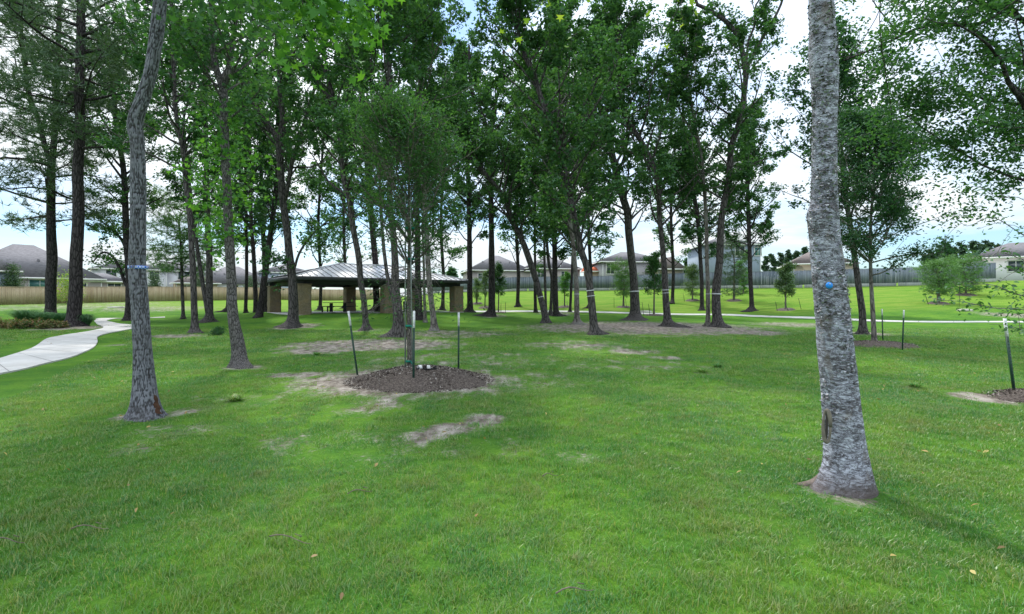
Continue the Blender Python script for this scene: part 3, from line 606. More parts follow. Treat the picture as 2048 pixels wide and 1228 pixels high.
T('sweetgum_tree', 'pale grey near trunk wrapped in bright green shoots', [[(480,734,32),(478,700,28),(466,625,22),(463,569,21),(459,475,19),(455,400,18),(454,375,18),(450,293,18),(448,228,19),(446,175,18),(430,130,14),(423,65,13),(423,0,12)],[(447,180,12),(456,146,11),(463,110,10),(470,50,9),(474,0,8)]],
  11.65, 'bark_near', 'leaf', 5.6, 10.5, 2.3, 34, 6500, .13, group=PAL, shape=STAR, cl_r=.26, flare=.55, sides=24, elev=(0, 40), sprigs=(lambda mt: [P(px+RNG.normal(0, 17), py+RNG.normal(0, 16), 11.65)+[0, RNG.normal(0, .35), 0] for (px, py, n_) in [(425,290,16),(470,310,16),(430,370,18),(478,400,14),(425,430,20),(440,470,16),(485,350,12),(415,350,10),(470,460,10),(455,270,12),(430,510,8),(460,240,10)] for _ in range(n_)], 'leaf_bright', 9, .1, .115, STAR))
T('tall_tree', 'thin dark trunk standing just right of the pale near trunk', [[(491,628,8),(493,560,7),(493,505,7),(492,400,6),(490,250,5),(489,100,4)]], 44, 'bark_dark', 'leaf', 7.5, 20, 2.8, 24, 9000, .17, group=PAL, sides=9)
T('tall_tree', 'narrow dark trunk behind, second right of the pale near trunk', [[(512,627,10),(509,540,9),(503,450,8),(500,350,8),(497,200,7),(494,90,5)]], 43, 'bark_dark', 'leaf_deep', 6.5, 21, 3.0, 26, 11000, .17, group=PAL, sides=9)
T('tall_tree', 'dark trunk leaning right in front of the shelter, left of its corner column', [[(518,637,13),(527,567,13),(536,505,12),(542,460,11),(552,380,9),(556,300,8),(558,200,7)]], 35, 'bark_dark', 'leaf', 6.5, 18, 3.0, 26, 11000, .16, group=PAL)
T('tall_tree', 'dark upright trunk between the right-leaning trunk and the shelter corner column', [[(532,621,12),(531,567,12),(528,500,10),(524,400,9),(520,250,7),(520,110,6)]], 46, 'bark_dark', 'leaf_deep', 6.5, 22, 3.2, 26, 11000, .18, group=PAL, sides=9)
T('oak_tree', 'stout oak with a spreading forked crown and flared roots before the shelter corner', [[(588,653,34),(587,603,21),(585,558,17),(578,500,16),(571,440,15),(565,400,15),(560,293,15),(566,241,13),(560,195,9),(557,130,8),(552,80,7)],[(560,300,12),(555,277,12),(542,260,12),(520,228,12),(506,208,12),(490,180,11),(470,150,9),(455,130,7)]],
  28, 'bark', 'leaf', 8.8, 17, 2.8, 26, 8500, .14, limbs=[[(565,250,9),(581,225,8),(607,208,7),(624,195,6),(650,160,4)],[(571,400,9),(591,319,9),(607,283,8),(620,244,8),(633,208,7),(650,166,6),(668,110,4)],[(588,530,5),(575,520,5),(550,522,4),(530,535,3)],[(588,540,6),(600,505,5),(625,470,4),(660,440,3)]], group=PAL, flare=.9)
T('tall_tree', 'slim trunk crossing the left half of the shelter roof', [[(733,660,17),(728,598,12),(722,564,12),(717,512,12),(706,456,12),(699,400,12),(687,358,10),(678,261,9),(669,212,8),(663,179,8),(648,137,7),(625,90,6)]],
  25, 'bark', 'leaf', 6.0, 17.5, 3.2, 36, 17000, .14, group=PAL, flare=.7)
T('tall_tree', 'dark wide-footed trunk just behind the middle front column of the shelter', [[(755,621,20),(752,580,13),(751,531,12),(743,437,12),(740,400,12),(735,330,12),(731,261,12),(725,195,11),(718,147,10),(708,100,9),(700,60,7)]], 46.5, 'bark_dark', 'leaf_deep', 8.0, 24, 4.2, 36, 15000, .2, group=PAL, flare=.9)
T('tall_tree', 'stout split-footed trunk left of the staked tree in bare soil', [[(801,673,28),(797,640,22),(791,578,17),(790,520,14),(785,450,12),(780,400,11),(780,300,11),(783,212,10),(777,130,9),(775,81,8)],[(797,640,12),(788,600,10),(776,560,8),(766,480,7),(760,380,6),(752,260,5)]],
  20.6, 'bark', 'leaf', 6.5, 15.5, 2.8, 34, 15000, .13, group=PAL, flare=.8)
T('tall_tree', 'short-footed broad trunk behind the staked tree', [[(838,637,19),(837,600,15),(836,560,12),(835,480,11),(833,300,10),(838,200,8),(842,90,7)]], 33, 'bark_dark', 'leaf_deep', 6.5, 21, 3.4, 34, 14000, .16, group=PAL)
T('young_tree', 'thin pole-like trunk between two trunks right of the staked tree', [[(851,642,6),(849,602,6),(848,540,5),(846,430,4)]], 31, 'bark_light', 'leaf', 5, 11, 1.8, 16, 4500, .13, group=PAL, sides=8)
T('tall_tree', 'grey mottled trunk standing right of the staked tree at the soil edge', [[(870,662,14),(866,630,12),(862,598,11),(857,540,11),(852,450,10),(846,330,9),(842,240,8),(837,147,6),(836,60,5)]], 24.3, 'bark_light', 'leaf', 6.5, 17, 3.0, 34, 15000, .14, group=PAL)
T('tall_tree', 'straight dark trunk with flared foot beside the right end of the shelter', [[(940,624,15),(939.5,578,11),(939,480,10),(937,400,9),(935,326,8),(932,261,7),(930,160,6),(929,90,5)]], 47, 'bark_dark', 'leaf_deep', 7.0, 24, 4.0, 38, 16000, .2, group=PAL, flare=1.)
T('tall_tree', 'tall straight dark trunk with a big root foot, right of the shelter', [[(984,631,22),(983.5,578,13.5),(983,480,11),(981,375,10),(977,293,10),(976,280,9),(966,228,7),(950,195,6),(940,163,5),(938,90,4)],[(977,290,7),(989,235,7),(992,202,6),(1002,160,5),(1008,100,4)]], 40, 'bark_dark', 'leaf', 8.0, 21, 3.8, 38, 17000, .17, group=PAL, flare=1.)
T('tall_tree', 'strongly left-leaning dark trunk that crosses the straight one', [[(1095,644,16),(1083,602,12),(1070,553,12),(1055,509,12),(1044,480,11),(1022.5,437,10),(1008,394,9),(982,362,9),(956,335,9),(933,309,9),(907,287,8),(875,260,8),(850,235,6,1)]],
  32, 'bark', 'leaf', 5.2, 13.5, 3.0, 34, 14000, .15, group=PAL, bands=[(1081,594,1.4,'band')])
T('tall_tree', 'dark narrow trunk far off, just left of the leaning trunk foot', [[(1071,619,9),(1070,560,6),(1070,520,5),(1069,400,5),(1068,250,5),(1068,110,4)]], 50, 'bark_dark', 'leaf', 7.5, 24, 3.4, 26, 9000, .2, group=PAL, sides=8)
T('tall_tree', 'thin grey trunk far off, just right of the leaning trunk', [[(1092,620,6),(1089,520,5),(1088,400,5),(1085,250,4),(1084,110,4)]], 49, 'bark', 'leaf', 7.0, 23, 3.4, 26, 9000, .2, group=PAL, sides=8)
T('tall_tree', 'slightly bent thin trunk touching a thicker dark trunk with flared foot', [[(1101,625,7),(1104,561,6),(1097,522,6),(1092,440,5),(1094,300,4)]], 44, 'bark', 'leaf', 6.5, 18, 2.6, 22, 8000, .18, group=PAL, sides=8)
T('tall_tree', 'thick dark trunk with flared foot in the central far cluster', [[(1112,626,20),(1110,578,11),(1109,493,10),(1106,420,9),(1100,330,9),(1098,200,8),(1096,100,6)]], 43, 'bark_dark', 'leaf', 4.6, 23, 3.8, 40, 18000, .19, group=PAL, flare=1.)
T('tall_tree', 'very thin dark trunk far back, left of the straight grey banded trunk', [[(1140,618,5),(1144,545,5),(1145,480,4),(1147,380,4)]], 50, 'bark_dark', 'leaf', 6, 16, 2.4, 18, 6000, .2, group=PAL, sides=8)
T('tall_tree', 'straight pale-grey banded trunk at the left end of the bare soil', [[(1154,648,14),(1153,578,10),(1147,496,9),(1138,430,9),(1130,340,8),(1124,250,7),(1120,130,6),(1118,60,5)]], 30.5, 'bark_light', 'leaf', 5.6, 19, 3.2, 36, 16000, .15, group=PAL, bands=[(1152,588,1.2,'band')])
T('tall_tree', 'left-leaning banded trunk with dark foot at front of the bare soil', [[(1190,670,22),(1182,594,15),(1174,537,13),(1161,496,13),(1150,440,12),(1138,380,11),(1120,309,11),(1111,277,11),(1098,235,11),(1086,208,11),(1070,160,9),(1050,110,8),(1035,60,6)]],
  21.7, 'bark', 'leaf', 4.0, 14.8, 3.0, 44, 20000, .135, limbs=[[(1115,290,6),(1135,268,5),(1160,255,4),(1190,250,3)]], group=PAL, bands=[(1181,581,1.5,'band'),(1183,592,1.2,'band')], flare=.7)
T('oak_tree', 'big dark oak with wide spreading roots in the bare soil and one white band', [[(1271,637,36),(1269.5,603,19),(1267,549.6,16),(1260.6,496,15.5),(1257,460,15),(1255,426,15),(1247,400,14.5),(1228,326,14),(1221,290,13),(1208,244,12),(1195,200,11),(1170,150,9),(1156,124,8),(1130,91,7)],[(1222,296,6),(1195,287,5),(1180,262,4)]],
  36, 'bark', 'leaf_deep', 7.0, 20, 4.4, 50, 24000, .17, limbs=[[(1206,240,9),(1222,180,8),(1240,110,8),(1262,70,7),(1275,30,5)],[(1240,112,6),(1215,70,5),(1190,40,4)]], group=PAL, bands=[(1268,583,2.2,'band')], flare=1.1)
T('oak_tree', 'banded oak in the middle of the bare soil, roots spread to the right', [[(1336,652,32),(1332,603,14),(1328.7,531.6,11.5),(1321.5,460,10),(1318,419,10),(1319,384,10),(1309.5,342,11),(1296.5,309.5,11),(1277,274,10),(1254,238,8),(1241,195,7),(1238,120,6),(1230,60,5)]],
  28.3, 'bark', 'leaf', 6.3, 18.5, 3.6, 44, 21000, .145, limbs=[[(1320,400,5),(1335,350,4),(1350,310,3)]], group=PAL, bands=[(1329,580,1.4,'band'),(1330,586,1.1,'band')], flare=1.1)
T('tall_tree', 'narrow grey banded trunk pressed against the left of a thicker trunk', [[(1416,653,15),(1416.4,585,8.5),(1413.7,513.7,8),(1413,460,7.5),(1410,400,7),(1404,320,6),(1390,250,6),(1378,180,5),(1372,100,4)]], 28.6, 'bark_light', 'leaf', 6.3, 17.5, 3.0, 30, 13000, .15, group=PAL, bands=[(1416,588,1.3,'band')])
T('sycamore_tree', 'tall curving double trunk forking high into bare dark limbs', [[(1438,653,24),(1432,621,19),(1434,567,17),(1440,514,15),(1441.5,460,14),(1446,419,13),(1458,358,13),(1463,293,12.5),(1479,244,13),(1489,179,11.5),(1490,137,11),(1476,75,10),(1450,42,9),(1417,20,8),(1391,7,7)],[(1490,140,9),(1500,124,8),(1520,85,7),(1549,36,6),(1565,0,5)],[(1491,140,6),(1497,81,5),(1508,55,5),(1512,10,4)]],
  28, 'bark', 'leaf', 6.2, 19, 2.6, 30, 9500, .14, group=PAL, bands=[(1434,588,2.0,'band')], flare=.6)
T('tall_tree', 'dark trunk behind the narrow grey banded trunk, across the far path', [[(1404,617,13),(1404,567,8),(1400,510,8),(1397,460,8),(1390,400,8),(1378,358,7),(1368,260,6),(1362,120,5)]], 49, 'bark_dark', 'leaf_deep', 6.0, 17, 3.2, 34, 12000, .2, group=PAL)
T('tall_tree', 'lone dark flared trunk standing beyond the far path left of the pale peeling trunk', [[(1504,613.5,16),(1501,560,9),(1499,500,8.5),(1496,400,8),(1494,330,7),(1492,240,5),(1491,170,4)]], 47, 'bark_dark', 'leaf', 6.0, 18.5, 3.3, 44, 18000, .18, group=PAL, flare=1.)
T('tall_tree', 'grey trunk emerging from behind the pale peeling trunk on its right', [[(1727,668,20),(1725,625,15),(1717,568.6,13),(1709,510,12),(1702,456,11),(1693,400,10),(1682,309,8),(1678,220,6),(1675,120,5)]], 22.2, 'bark', 'leaf_deep', 5.4, 12, 3.0, 34, 12000, .13, limbs=[[(1690,380,5),(1720,330,4),(1760,300,3)],[(1684,330,5),(1660,290,4),(1625,260,3)]], group=PAL)
T('young_tree', 'young oak on a mulch mound with two green stakes, right of the pale trunk', [[(1749,686,12),(1745,620,10),(1742,569,8),(1741,500,7),(1742,430,6)]], 17.8, 'bark_light', 'leaf_deep', 2.5, 7.8, 2.5, 70, 30000, .095, group='young staked trees', sub_n=6, cl_r=.22, shape=ELL, sides=12, elev=(5, 45), flare=.2)
# --- extra backdrop trees of the grove seen between the trunks
for (px, d, zt, rc, lab) in [(455,48,21,3.6,'background grove tree showing left of the forked oak, bushy and green'),(640,52,24,4.4,'background grove tree rising behind the left end of the shelter roof'),(690,60,26,4.5,'tall far tree rising behind the middle of the shelter roof'),
                             (885,55,25,4.2,'background grove tree rising behind the right part of the shelter roof'),(1035,58,26,4.6,'far tree behind the crossing of straight and leaning trunks'),(1180,54,25,4.4,'background grove tree between the front leaning trunk and the big oak'),
                             (1345,56,25,4.4,'background tree right behind the banded oak')]:
    bz = gf((px-CX)/F*d, d); y0 = HY+(EYE-bz)/d*F
    T('tall_tree', lab, [[(px, y0, 10),(px+2, y0-60, 7),(px-3, y0-180, 6),(px+4, y0-300, 5)]], d, 'bark_dark', 'leaf', 5.5, zt, rc*.85, 36, 9000, .22, group=PAL, sides=8, cl_r=.6, flare=.8)
# ------------------------------------------------------------------ the two near trunks
def furrow(pts, rr, th, base):
    c, s_ = np.cos(th)[None]*rr, np.sin(th)[None]*rr; z = pts[:, 2:3]
    wx = (fbm(c*9, s_*9, z*4, 3)-.5)*.06
    n_ = np.abs(2*vn((c+wx)*62+3, (s_+wx)*62, z*15)-1)*.6+np.abs(2*vn((c-wx)*90, (s_+wx)*90+9, z*26+4)-1)*.4
    pl = np.clip((n_-.05)/.33, 0, 1); pl = pl*pl*(3-2*pl)
    return rr-.011*(1-pl)+(fbm(c*3, s_*3, z*1.1, 2)-.5)*.03, pl
def peel(pts, rr, th, base):
    c, s_ = np.cos(th)[None]*rr, np.sin(th)[None]*rr; z = pts[:, 2:3]
    n_ = fbm(c*8, s_*8, z*13, 4); st = .45+.4*(np.floor(n_*8)/8-.45); e = np.clip((n_-.45)*5, 0, 1)
    wob = (fbm(c*4, s_*4, z*1.8, 3)-.5)*.035
    return rr+(st-.45)*.02+wob, e
def hang(specs):
    """leafy shoots read from the photograph: (polyline of (px,py,depth), leaves per point, spread)"""
    def f(mt):
        out = []
        for pl, k, sp in specs:
            c = smooth_path(np.array([P(*q) for q in pl]), 12); mt.tube(c, np.linspace(.014, .003, 12), 5, False)
            for i in range(4, 12):
                for _ in range(k): out.append(c[i]+RNG.normal(0, sp, 3))
        return out
    return f
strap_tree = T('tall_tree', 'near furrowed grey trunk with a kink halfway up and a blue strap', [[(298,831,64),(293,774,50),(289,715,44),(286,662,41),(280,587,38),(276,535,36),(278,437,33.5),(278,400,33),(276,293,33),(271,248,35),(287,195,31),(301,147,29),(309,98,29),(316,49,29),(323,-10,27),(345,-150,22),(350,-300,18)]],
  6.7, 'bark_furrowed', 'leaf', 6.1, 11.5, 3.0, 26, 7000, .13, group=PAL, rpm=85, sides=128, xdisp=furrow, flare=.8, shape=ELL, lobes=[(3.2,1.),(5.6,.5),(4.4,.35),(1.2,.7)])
mb = MB(); zc = EYE-(535-HY)/F*6.7; q = P(276, 535, 6.7); r0 = 36*6.7/F/2*cosx(276)
mb.tube([(q[0], q[1], zc-.022), (q[0], q[1], zc+.022)], [r0*1.1+.006]*2, 40); mb.build('strap', M['strap'], strap_tree)
mb = MB(); c0 = at(300, 831)   # cut, bark-less patch low on the right of the trunk
qs = np.array([P(311, 812, 6.7), P(314, 800, 6.7)])
for t in range(1):
    th = np.linspace(-1.15, -.25, 8); zz = np.linspace(.05, .30, 7); cx_ = P(299, 800, 6.7)[0]; V = []
    for z in zz:
        for a in th: rr = (.222-.10*(z/.30)); V.append((cx_+math.cos(a)*rr*(1+.08*math.sin(9*z*7+a*5)), 6.7+math.sin(a)*rr, z+.01*math.sin(a*9)))
    k = np.arange(6)[:, None]*8+np.arange(7)[None]; mb.add(V, [np.stack([k, k+1, k+9, k+8], -1).reshape(-1, 4)])
mb.build('scar', M['cut_wood'], strap_tree, True)
bd = 4.18
birch = T('birch_tree', 'near pale peeling trunk with a round blue tag, closest tree to the camera', [[(1691,972,98),(1686,900,83),(1679,800,77),(1673,700,71.5),(1664,600,71),(1656,520,68),(1651,475,66),(1647,430,69),(1650,400,58),(1650,300,57),(1651,200,54),(1648,100,57),(1645,50,53),(1643,0,53),(1640,-120,50),(1636,-300,46),(1630,-560,38)]],
  bd, 'bark_peeling', 'leaf_bright', 5.2, 9.5, 2.6, 24, 4500, .075, group=PAL, rpm=110, sides=140, xdisp=peel, flare=.7, shape=ELL, lobes=[(3.2,1.2),(5.9,.12),(4.6,.1),(1.6,.6)])
ax_pts = smooth_path(stem([(1691,978,112),(1686,900,86),(1679,800,77),(1673,700,71.5),(1664,600,71),(1656,520,68),(1651,475,66),(1647,430,69),(1650,400,58),(1650,300,57),(1651,200,54),(1648,100,57),(1645,50,53),(1643,0,53)], bd, (P(1691,978,bd)[0], bd, 0)), 300)
mb = MB(); NF = 5200; zi = RNG.random(NF); kk = (zi*299).astype(int); th = RNG.random(NF)*6.283
q = ax_pts[kk]; dens = fbm(np.cos(th)*1.6+4, np.sin(th)*1.6, q[:, 2]*2.4, 3); ok = (dens+RNG.random(NF)*.35 > .62); q, th = q[ok], th[ok]; n_ = len(q)
rad = q[:, 3]*1.03; od = np.stack([np.cos(th), np.sin(th), np.zeros(n_)], 1); td = np.stack([-np.sin(th), np.cos(th), np.zeros(n_)], 1); up = np.array([0, 0, 1.])
wd = RNG.uniform(.004, .017, n_)[:, None]; hg = RNG.uniform(.003, .011, n_)[:, None]*np.where(RNG.random(n_) < .5, 1, -1)[:, None]; out_ = RNG.uniform(.003, .013, n_)[:, None]; tw = RNG.normal(0, .004, (n_, 1))
b0 = q[:, :3]+od*(rad-.006)[:, None]
V = np.stack([b0-td*wd, b0+td*wd+up*tw, b0+td*wd*.8+od*out_*.75+up*(hg*.7+tw), b0-td*wd*.7+od*out_*.8+up*hg*.6, b0+td*wd*.5+od*(out_+.004)+up*(hg*1.3+tw), b0-td*wd*.4+od*(out_+.003)+up*hg*1.2], 1).reshape(-1, 3)
i6 = np.arange(n_)[:, None]*6; mb.add(V, [np.concatenate([i6+[[0,1,2,3]], i6+[[3,2,4,5]]])]); mb.build('bark_flakes', M['flake'], birch)
q = P(1658, 571, bd-.163); mb = MB(); mb.tube([(q[0], q[1], q[2]), (q[0], q[1]-.012, q[2])], [.027, .024], 20)
tg = mb.build('tag', M['tag_blue'], birch); rq = at(1691, 978)
mr = MB()
for (x0_, y0_, x1_, y1_, r_) in ((-.14,.0,-.42,.08,.06),):
    c_ = smooth_path([(P(1691,978,bd)[0]+x0_, bd+y0_, .10), (P(1691,978,bd)[0]+(x0_*.6+x1_*.4), bd+(y0_*.6+y1_*.4), .012), (P(1691,978,bd)[0]+x1_, bd+y1_, -.025)], 14); mr = MB(); mr.tube(c_, np.linspace(r_, r_*.4, 14), 14); mr.build('root', M['root'], birch, True)
mb = MB(); mb.tube([(q[0], q[1]-.011, q[2]+.012), (q[0], q[1]-.016, q[2]+.012)], [.006, .005], 10); sub(mb, 'nail', M['band'], tg, birch)
mb = MB(); a = P(1653, 852, bd-.150); n_ = 20      # long healed wound with raised lips
ring = [(a[0]+.019*math.cos(t), a[1]-.004+.016*math.cos(t)*-1, a[2]+.13*math.sin(t)) for t in np.linspace(0, 6.283, 25)]
mb.tube(ring, .013+.004*np.sin(np.linspace(0, 12, 25)), 8); sc = mb.build('scar', M['scar'], birch, True)
mb = MB(); mb.tube([(a[0], a[1]+.002, a[2]-.14), (a[0], a[1]-.002, a[2]-.05), (a[0], a[1]-.002, a[2]+.05), (a[0], a[1]+.002, a[2]+.14)], [.003, .009, .009, .003], 10); sub(mb, 'hollow', M['hollow'], sc, birch, True)
# a sweetgum just behind the camera: its boughs hang into the top of the picture and shade the lawn
T('sweetgum_tree', 'overhead sweetgum whose bright star leaves hang in at the top left of centre', [[(-2400,2300,300),(-2300,1300,250),(-2250,300,220),(-2200,-2500,180),(-2100,-5600,120)]], .95, 'bark', 'leaf', 6.3, 11.0, 4.2, 26, 4200, .11, base=np.array([-3.25,.95,0]), shape=STAR, cl_r=.4, group=PAL,
  sprigs=(hang([([(250,-420,3.6),(420,-200,4.2),(560,-60,4.6),(640,20,4.7)], 8, .20),([(300,-400,3.8),(500,-160,4.4),(680,-30,4.9),(745,32,5.0)], 8, .17),([(420,-300,4),(520,-90,4.6),(600,-5,5),(655,28,5)], 6, .2)]), 'leaf_bright', 7, .13, .11, STAR), extra=hang([([(300,-350,4),(420,-120,5.5),(470,-20,6),(520,60,6.2)], 9, .3),([(320,-330,4),(440,-130,6),(520,0,6.6),(600,80,6.9)], 8, .3)]))
T('sweetgum_tree', 'overhead sweetgum with a few yellow-green star leaves at the top centre', [[(3600,2600,300),(3550,1400,250),(3500,300,220),(3400,-2500,180),(3300,-5200,120)]], .8, 'bark', 'leaf_yellow', 6.4, 11.0, 4.2, 22, 2000, .10, base=np.array([2.1,.8,0]), shape=STAR, cl_r=.4, group=PAL,
  extra=hang([([(1500,-500,3.6),(1300,-260,4.2),(1150,-80,4.6),(1075,8,4.8)], 1, .05),([(1500,-500,3.6),(1320,-230,4.4),(1190,-60,4.9),(1105,0,5.0)], 1, .05),([(1600,-400,4),(1420,-150,5.4),(1370,-10,6),(1322,75,6.2)], 1, .06)]))
# ------------------------------------------------------------------ right edge tree with low reaching twigs
T('elm_tree', 'elm at the right edge arching its boughs over the lawn, trunk out of sight', [[(2250,760,80),(2230,640,62),(2200,520,52),(2170,400,44),(2120,200,34),(2080,0,26),(2050,-160,20)]], 10.5, 'bark_dark', 'leaf', 3.6, 10.5, 3.6, 48, 34000, .085, shape=ELL, cl_r=.2, group=PAL, base=np.array([(2250-CX)/F*10.5,10.5,gf((2250-CX)/F*10.5,10.5)]),
  limbs=[[(2190,520,26),(2100,500,22),(2048,467,19),(2022,411,16),(2005,375,14),(1985,326,13),(1956,277,12),(1924,241,11),(1884,212,9),(1868,186,8),(1839,166,6),(1800,150,4),(1760,140,3)],[(1884,212,5),(1840,222,4),(1790,245,3),(1750,255,2)],[(2060,-20,12),(1990,30,10),(1900,20,8),(1820,50,6),(1760,70,4)]],
  extra=lambda mt: [P(px, py, 10.5)+RNG.normal(0, .13, 3)*[1, 3, .8] for (x0, y0, x1, y1, n_) in [(2005,375,1956,277,26),(1956,277,1884,212,34),(1884,212,1760,140,46),(1884,212,1750,255,30),(2060,-20,1900,20,50),(1900,20,1760,75,44),(2048,300,1960,120,60),(2048,120,1930,60,50),(1990,430,1900,330,26),(2048,250,1880,290,40),(1960,160,1800,190,40),(2040,380,1990,200,50),(1930,330,1790,290,26)] for t in np.linspace(0, 1, n_) for px, py in [(x0+(x1-x0)*t+RNG.normal(0, 16), y0+(y1-y0)*t+RNG.normal(0, 16))]])
def shoots(mt): 
    out = []
    for pl in [[(2230,700,6.2),(2120,650,6.2),(2048,620,6.1),(1990,616,6.0),(1920,603,5.9),(1868,600,5.9)],[(2230,700,6.2),(2120,600,6.3),(2040,590,6.3),(1985,570,6.2),(1925,570,6.2),(1895,578,6.1)],[(2230,700,6.2),(2150,520,6.5),(2048,470,6.5),(1985,435,6.5),(1935,452,6.4),(1905,428,6.4)],
               [(2230,700,6.2),(2100,540,6.3),(2048,520,6.3),(2000,505,6.3),(1965,520,6.2),(1940,500,6.2)],[(2230,700,6.2),(2130,650,5.8),(2070,655,5.8),(2035,660,5.7)],[(2230,700,6.2),(2120,480,6.5),(2048,400,6.6),(1995,395,6.6),(1960,372,6.6)],[(2230,700,6.2),(2120,560,6.4),(2050,545,6.4),(2010,535,6.4)]]:
        c = smooth_path(np.array([P(*q) for q in pl]), 40); mt.tube(c, np.linspace(.012, .0025, 40), 5, False)
        for i in range(14, 40):
            if RNG.random() < .75: out.append(c[i])
            if RNG.random() < .28:
                e = c[i]+RNG.normal(0, .12, 3)+[-.1, 0, 0]; mt.tube(np.array([c[i], (c[i]+e)/2+[0, 0, .02], e]), [.004, .003, .002], 3, False); out += [e, (c[i]+e)/2]
    return out
T('elm_tree', 'small elm off the right edge reaching fine leafy twigs over the last stake', [[(2230,850,30),(2232,700,22),(2225,520,18),(2200,380,14)]], 6.25, 'bark_light', 'leaf', 2.2, 5.0, 1.1, 10, 1500, .05, shape=ELL, cl_r=.075, group='young staked trees', sides=10, extra=shoots)
# ------------------------------------------------------------------ staked young trees
def mound(name, label, cx_, cy_, rx, ry, h, chips=2500, seed=1):
    root = thing(name, label, 'mulch mound', (cx_, cy_, gf(cx_, cy_)))
    mb = MB(); nr, na = 22, 72; rr, aa = np.meshgrid(np.linspace(0, 1, nr), np.linspace(0, 2*np.pi, na, endpoint=False), indexing='ij')
    rim = 1+.14*(vn(np.cos(aa)*2+seed, np.sin(aa)*2, 3)-.5)*2; x = cx_+np.cos(aa)*rr*rx*rim; y = cy_+np.sin(aa)*rr*ry*rim
    z = g(x, y)+h*(1-rr**2.2)*(1+.25*(fbm(x*4, y*4, seed, 3)-.5))+(fbm(x*22, y*22, seed, 3)-.5)*.03*(h/.2+.2)-.012*(rr > .98)
    i, j = np.meshgrid(np.arange(nr-1), np.arange(na), indexing='ij'); k = (j+1) % na
    mb.add(np.stack([x, y, z], -1).reshape(-1, 3), [np.stack([i*na+j, (i+1)*na+j, (i+1)*na+k, i*na+k], -1).reshape(-1, 4)]); mb.build('mound', M['mulch'], root, True)
    if chips:
        n_ = chips; r_ = np.sqrt(RNG.random(n_))*1.12; a = RNG.random(n_)*6.283; x = cx_+np.cos(a)*r_*rx; y = cy_+np.sin(a)*r_*ry
        z = g(x, y)+h*np.maximum(0, 1-np.minimum(r_, 1)**2.2)*(1+.25*(fbm(x*4, y*4, seed, 3)-.5))+.008
        C = np.stack([x, y, z], 1); L = RNG.uniform(.012, .05, n_)[:, None]; d = RNG.normal(size=(n_, 3)); d[:, 2] *= .5; d /= np.linalg.norm(d, axis=1)[:, None]
        w_ = np.cross(d, RNG.normal(size=(n_, 3))); w_ /= np.linalg.norm(w_, axis=1)[:, None]; w_ *= RNG.uniform(.003, .009, n_)[:, None]
        V = np.stack([C-d*L/2-w_, C-d*L/2+w_, C+d*L/2+w_, C+d*L/2-w_], 1); mb = MB(); mb.add(V.reshape(-1, 3), [np.arange(n_*4).reshape(n_, 4)])
        o = mb.build('wood_chips', M['chip'], root); o['kind'] = 'stuff'
    return root
mound('mulch_mound', 'big brown mulch mound holding the staked tree in the middle', -1.75, 9.65, 1.28, 1.22, .24, 5200, 2)
mq = at(1757, 690); mound('mulch_mound', 'flat dark mulch ring under the young oak right of the pale trunk', mq[0], mq[1], 1.3, 1.1, .13, 1200, 5)
mound('mulch_mound', 'brown mulch mound cut by the right edge of the view', 8.45, 7.75, .75, .8, .13, 1800, 8)
def stake(top, foot, label, tip=.3, h=None, grp='green stakes round the young trees'):
    """T-section steel post from its foot pixel to its top pixel"""
    f = at(*foot) if len(foot) == 2 else np.array(foot, float); d = f[1]; t = P(top[0], top[1], d)
    root = thing('stake', label, 'stake', f, grp)
    ax = t-f; L = np.linalg.norm(ax); ax /= L; sx = np.array([1, 0, 0])-ax*ax[0]; sx /= np.linalg.norm(sx); sy = np.cross(ax, sx)
    def seg(mb, a, b, w, k, stem_=True):
        def ring(p, x0, x1, y0, y1): return [p+sx*x0+sy*y0, p+sx*x1+sy*y0, p+sx*x1+sy*y1, p+sx*x0+sy*y1]
        pa_, pb_ = f+ax*a, f+ax*b; mb.hexa(ring(pa_, -w, w, -.004, .001), ring(pb_, -w, w, -.004, .001))
        if stem_: mb.hexa(ring(pa_, -.0035, .0035, .0015, .034), ring(pb_, -.0035, .0035, .0015, .034))
    mb = MB(); seg(mb, -.12, L-tip, .019, 0)
    for q in np.arange(.06, L-tip-.03, .055): c_ = f+ax*q-sy*.008; mb.box(c_, (.012, .012, .016))
    mb.build('post', M['post_green'] if tip else M['post_dark'], root)
    if tip:
        mb = MB(); seg(mb, L-tip+.0005, L, .0215, 0)
        for q in np.arange(L-tip+.04, L-.02, .055): mb.box(f+ax*q-sy*.009, (.011, .012, .014))
        mb.build('white_tip', M['post_white'], root)
    return root
stake((697,622),(715,750),'left-tilting green stake with white top, left of the central mulch mound')
stake((828,622),(827,774),'upright green stake with white top at the front of the central mound')
stake((917.5,625),(917,741),'upright green stake with white top right of the central mulch mound')
stake((1764,618),(1766,681),'rear green stake beside the young oak right of the pale trunk',.24)
stake((1808,620),(1805,700),'front green stake beside the young oak right of the pale trunk',.24)
stake((2010,637),(2030,789),'tilted green stake with white top at the right edge of the view')
def young_twigs(mt):
    out = []
    for i in range(46):     # fine bare lower twigs, drooping
        z = RNG.uniform(1.5, 2.5); a = RNG.random()*6.283; p = np.array([-1.97, 9.75, z]); e = R(RNG.uniform(-8, 28)); L = RNG.uniform(.5, 1.15)
        c = curve(p, (math.cos(a)*math.cos(e), math.sin(a)*math.cos(e), math.sin(e)), L, 8, -.5, .16); mt.tube(c, np.linspace(.008, .0018, 8), 4, False)
        for k in range(4):
            q = c[RNG.integers(2, 7)]; c2 = curve(q, RNG.normal(size=3)*[1, 1, .6]+(c[-1]-c[0]), L*.35, 5, -.2, .2); mt.tube(c2, np.linspace(.0035, .0012, 5), 3, False)
        if RNG.random() < .4: out += [c[-1], c[-2], c[4]]
    return out
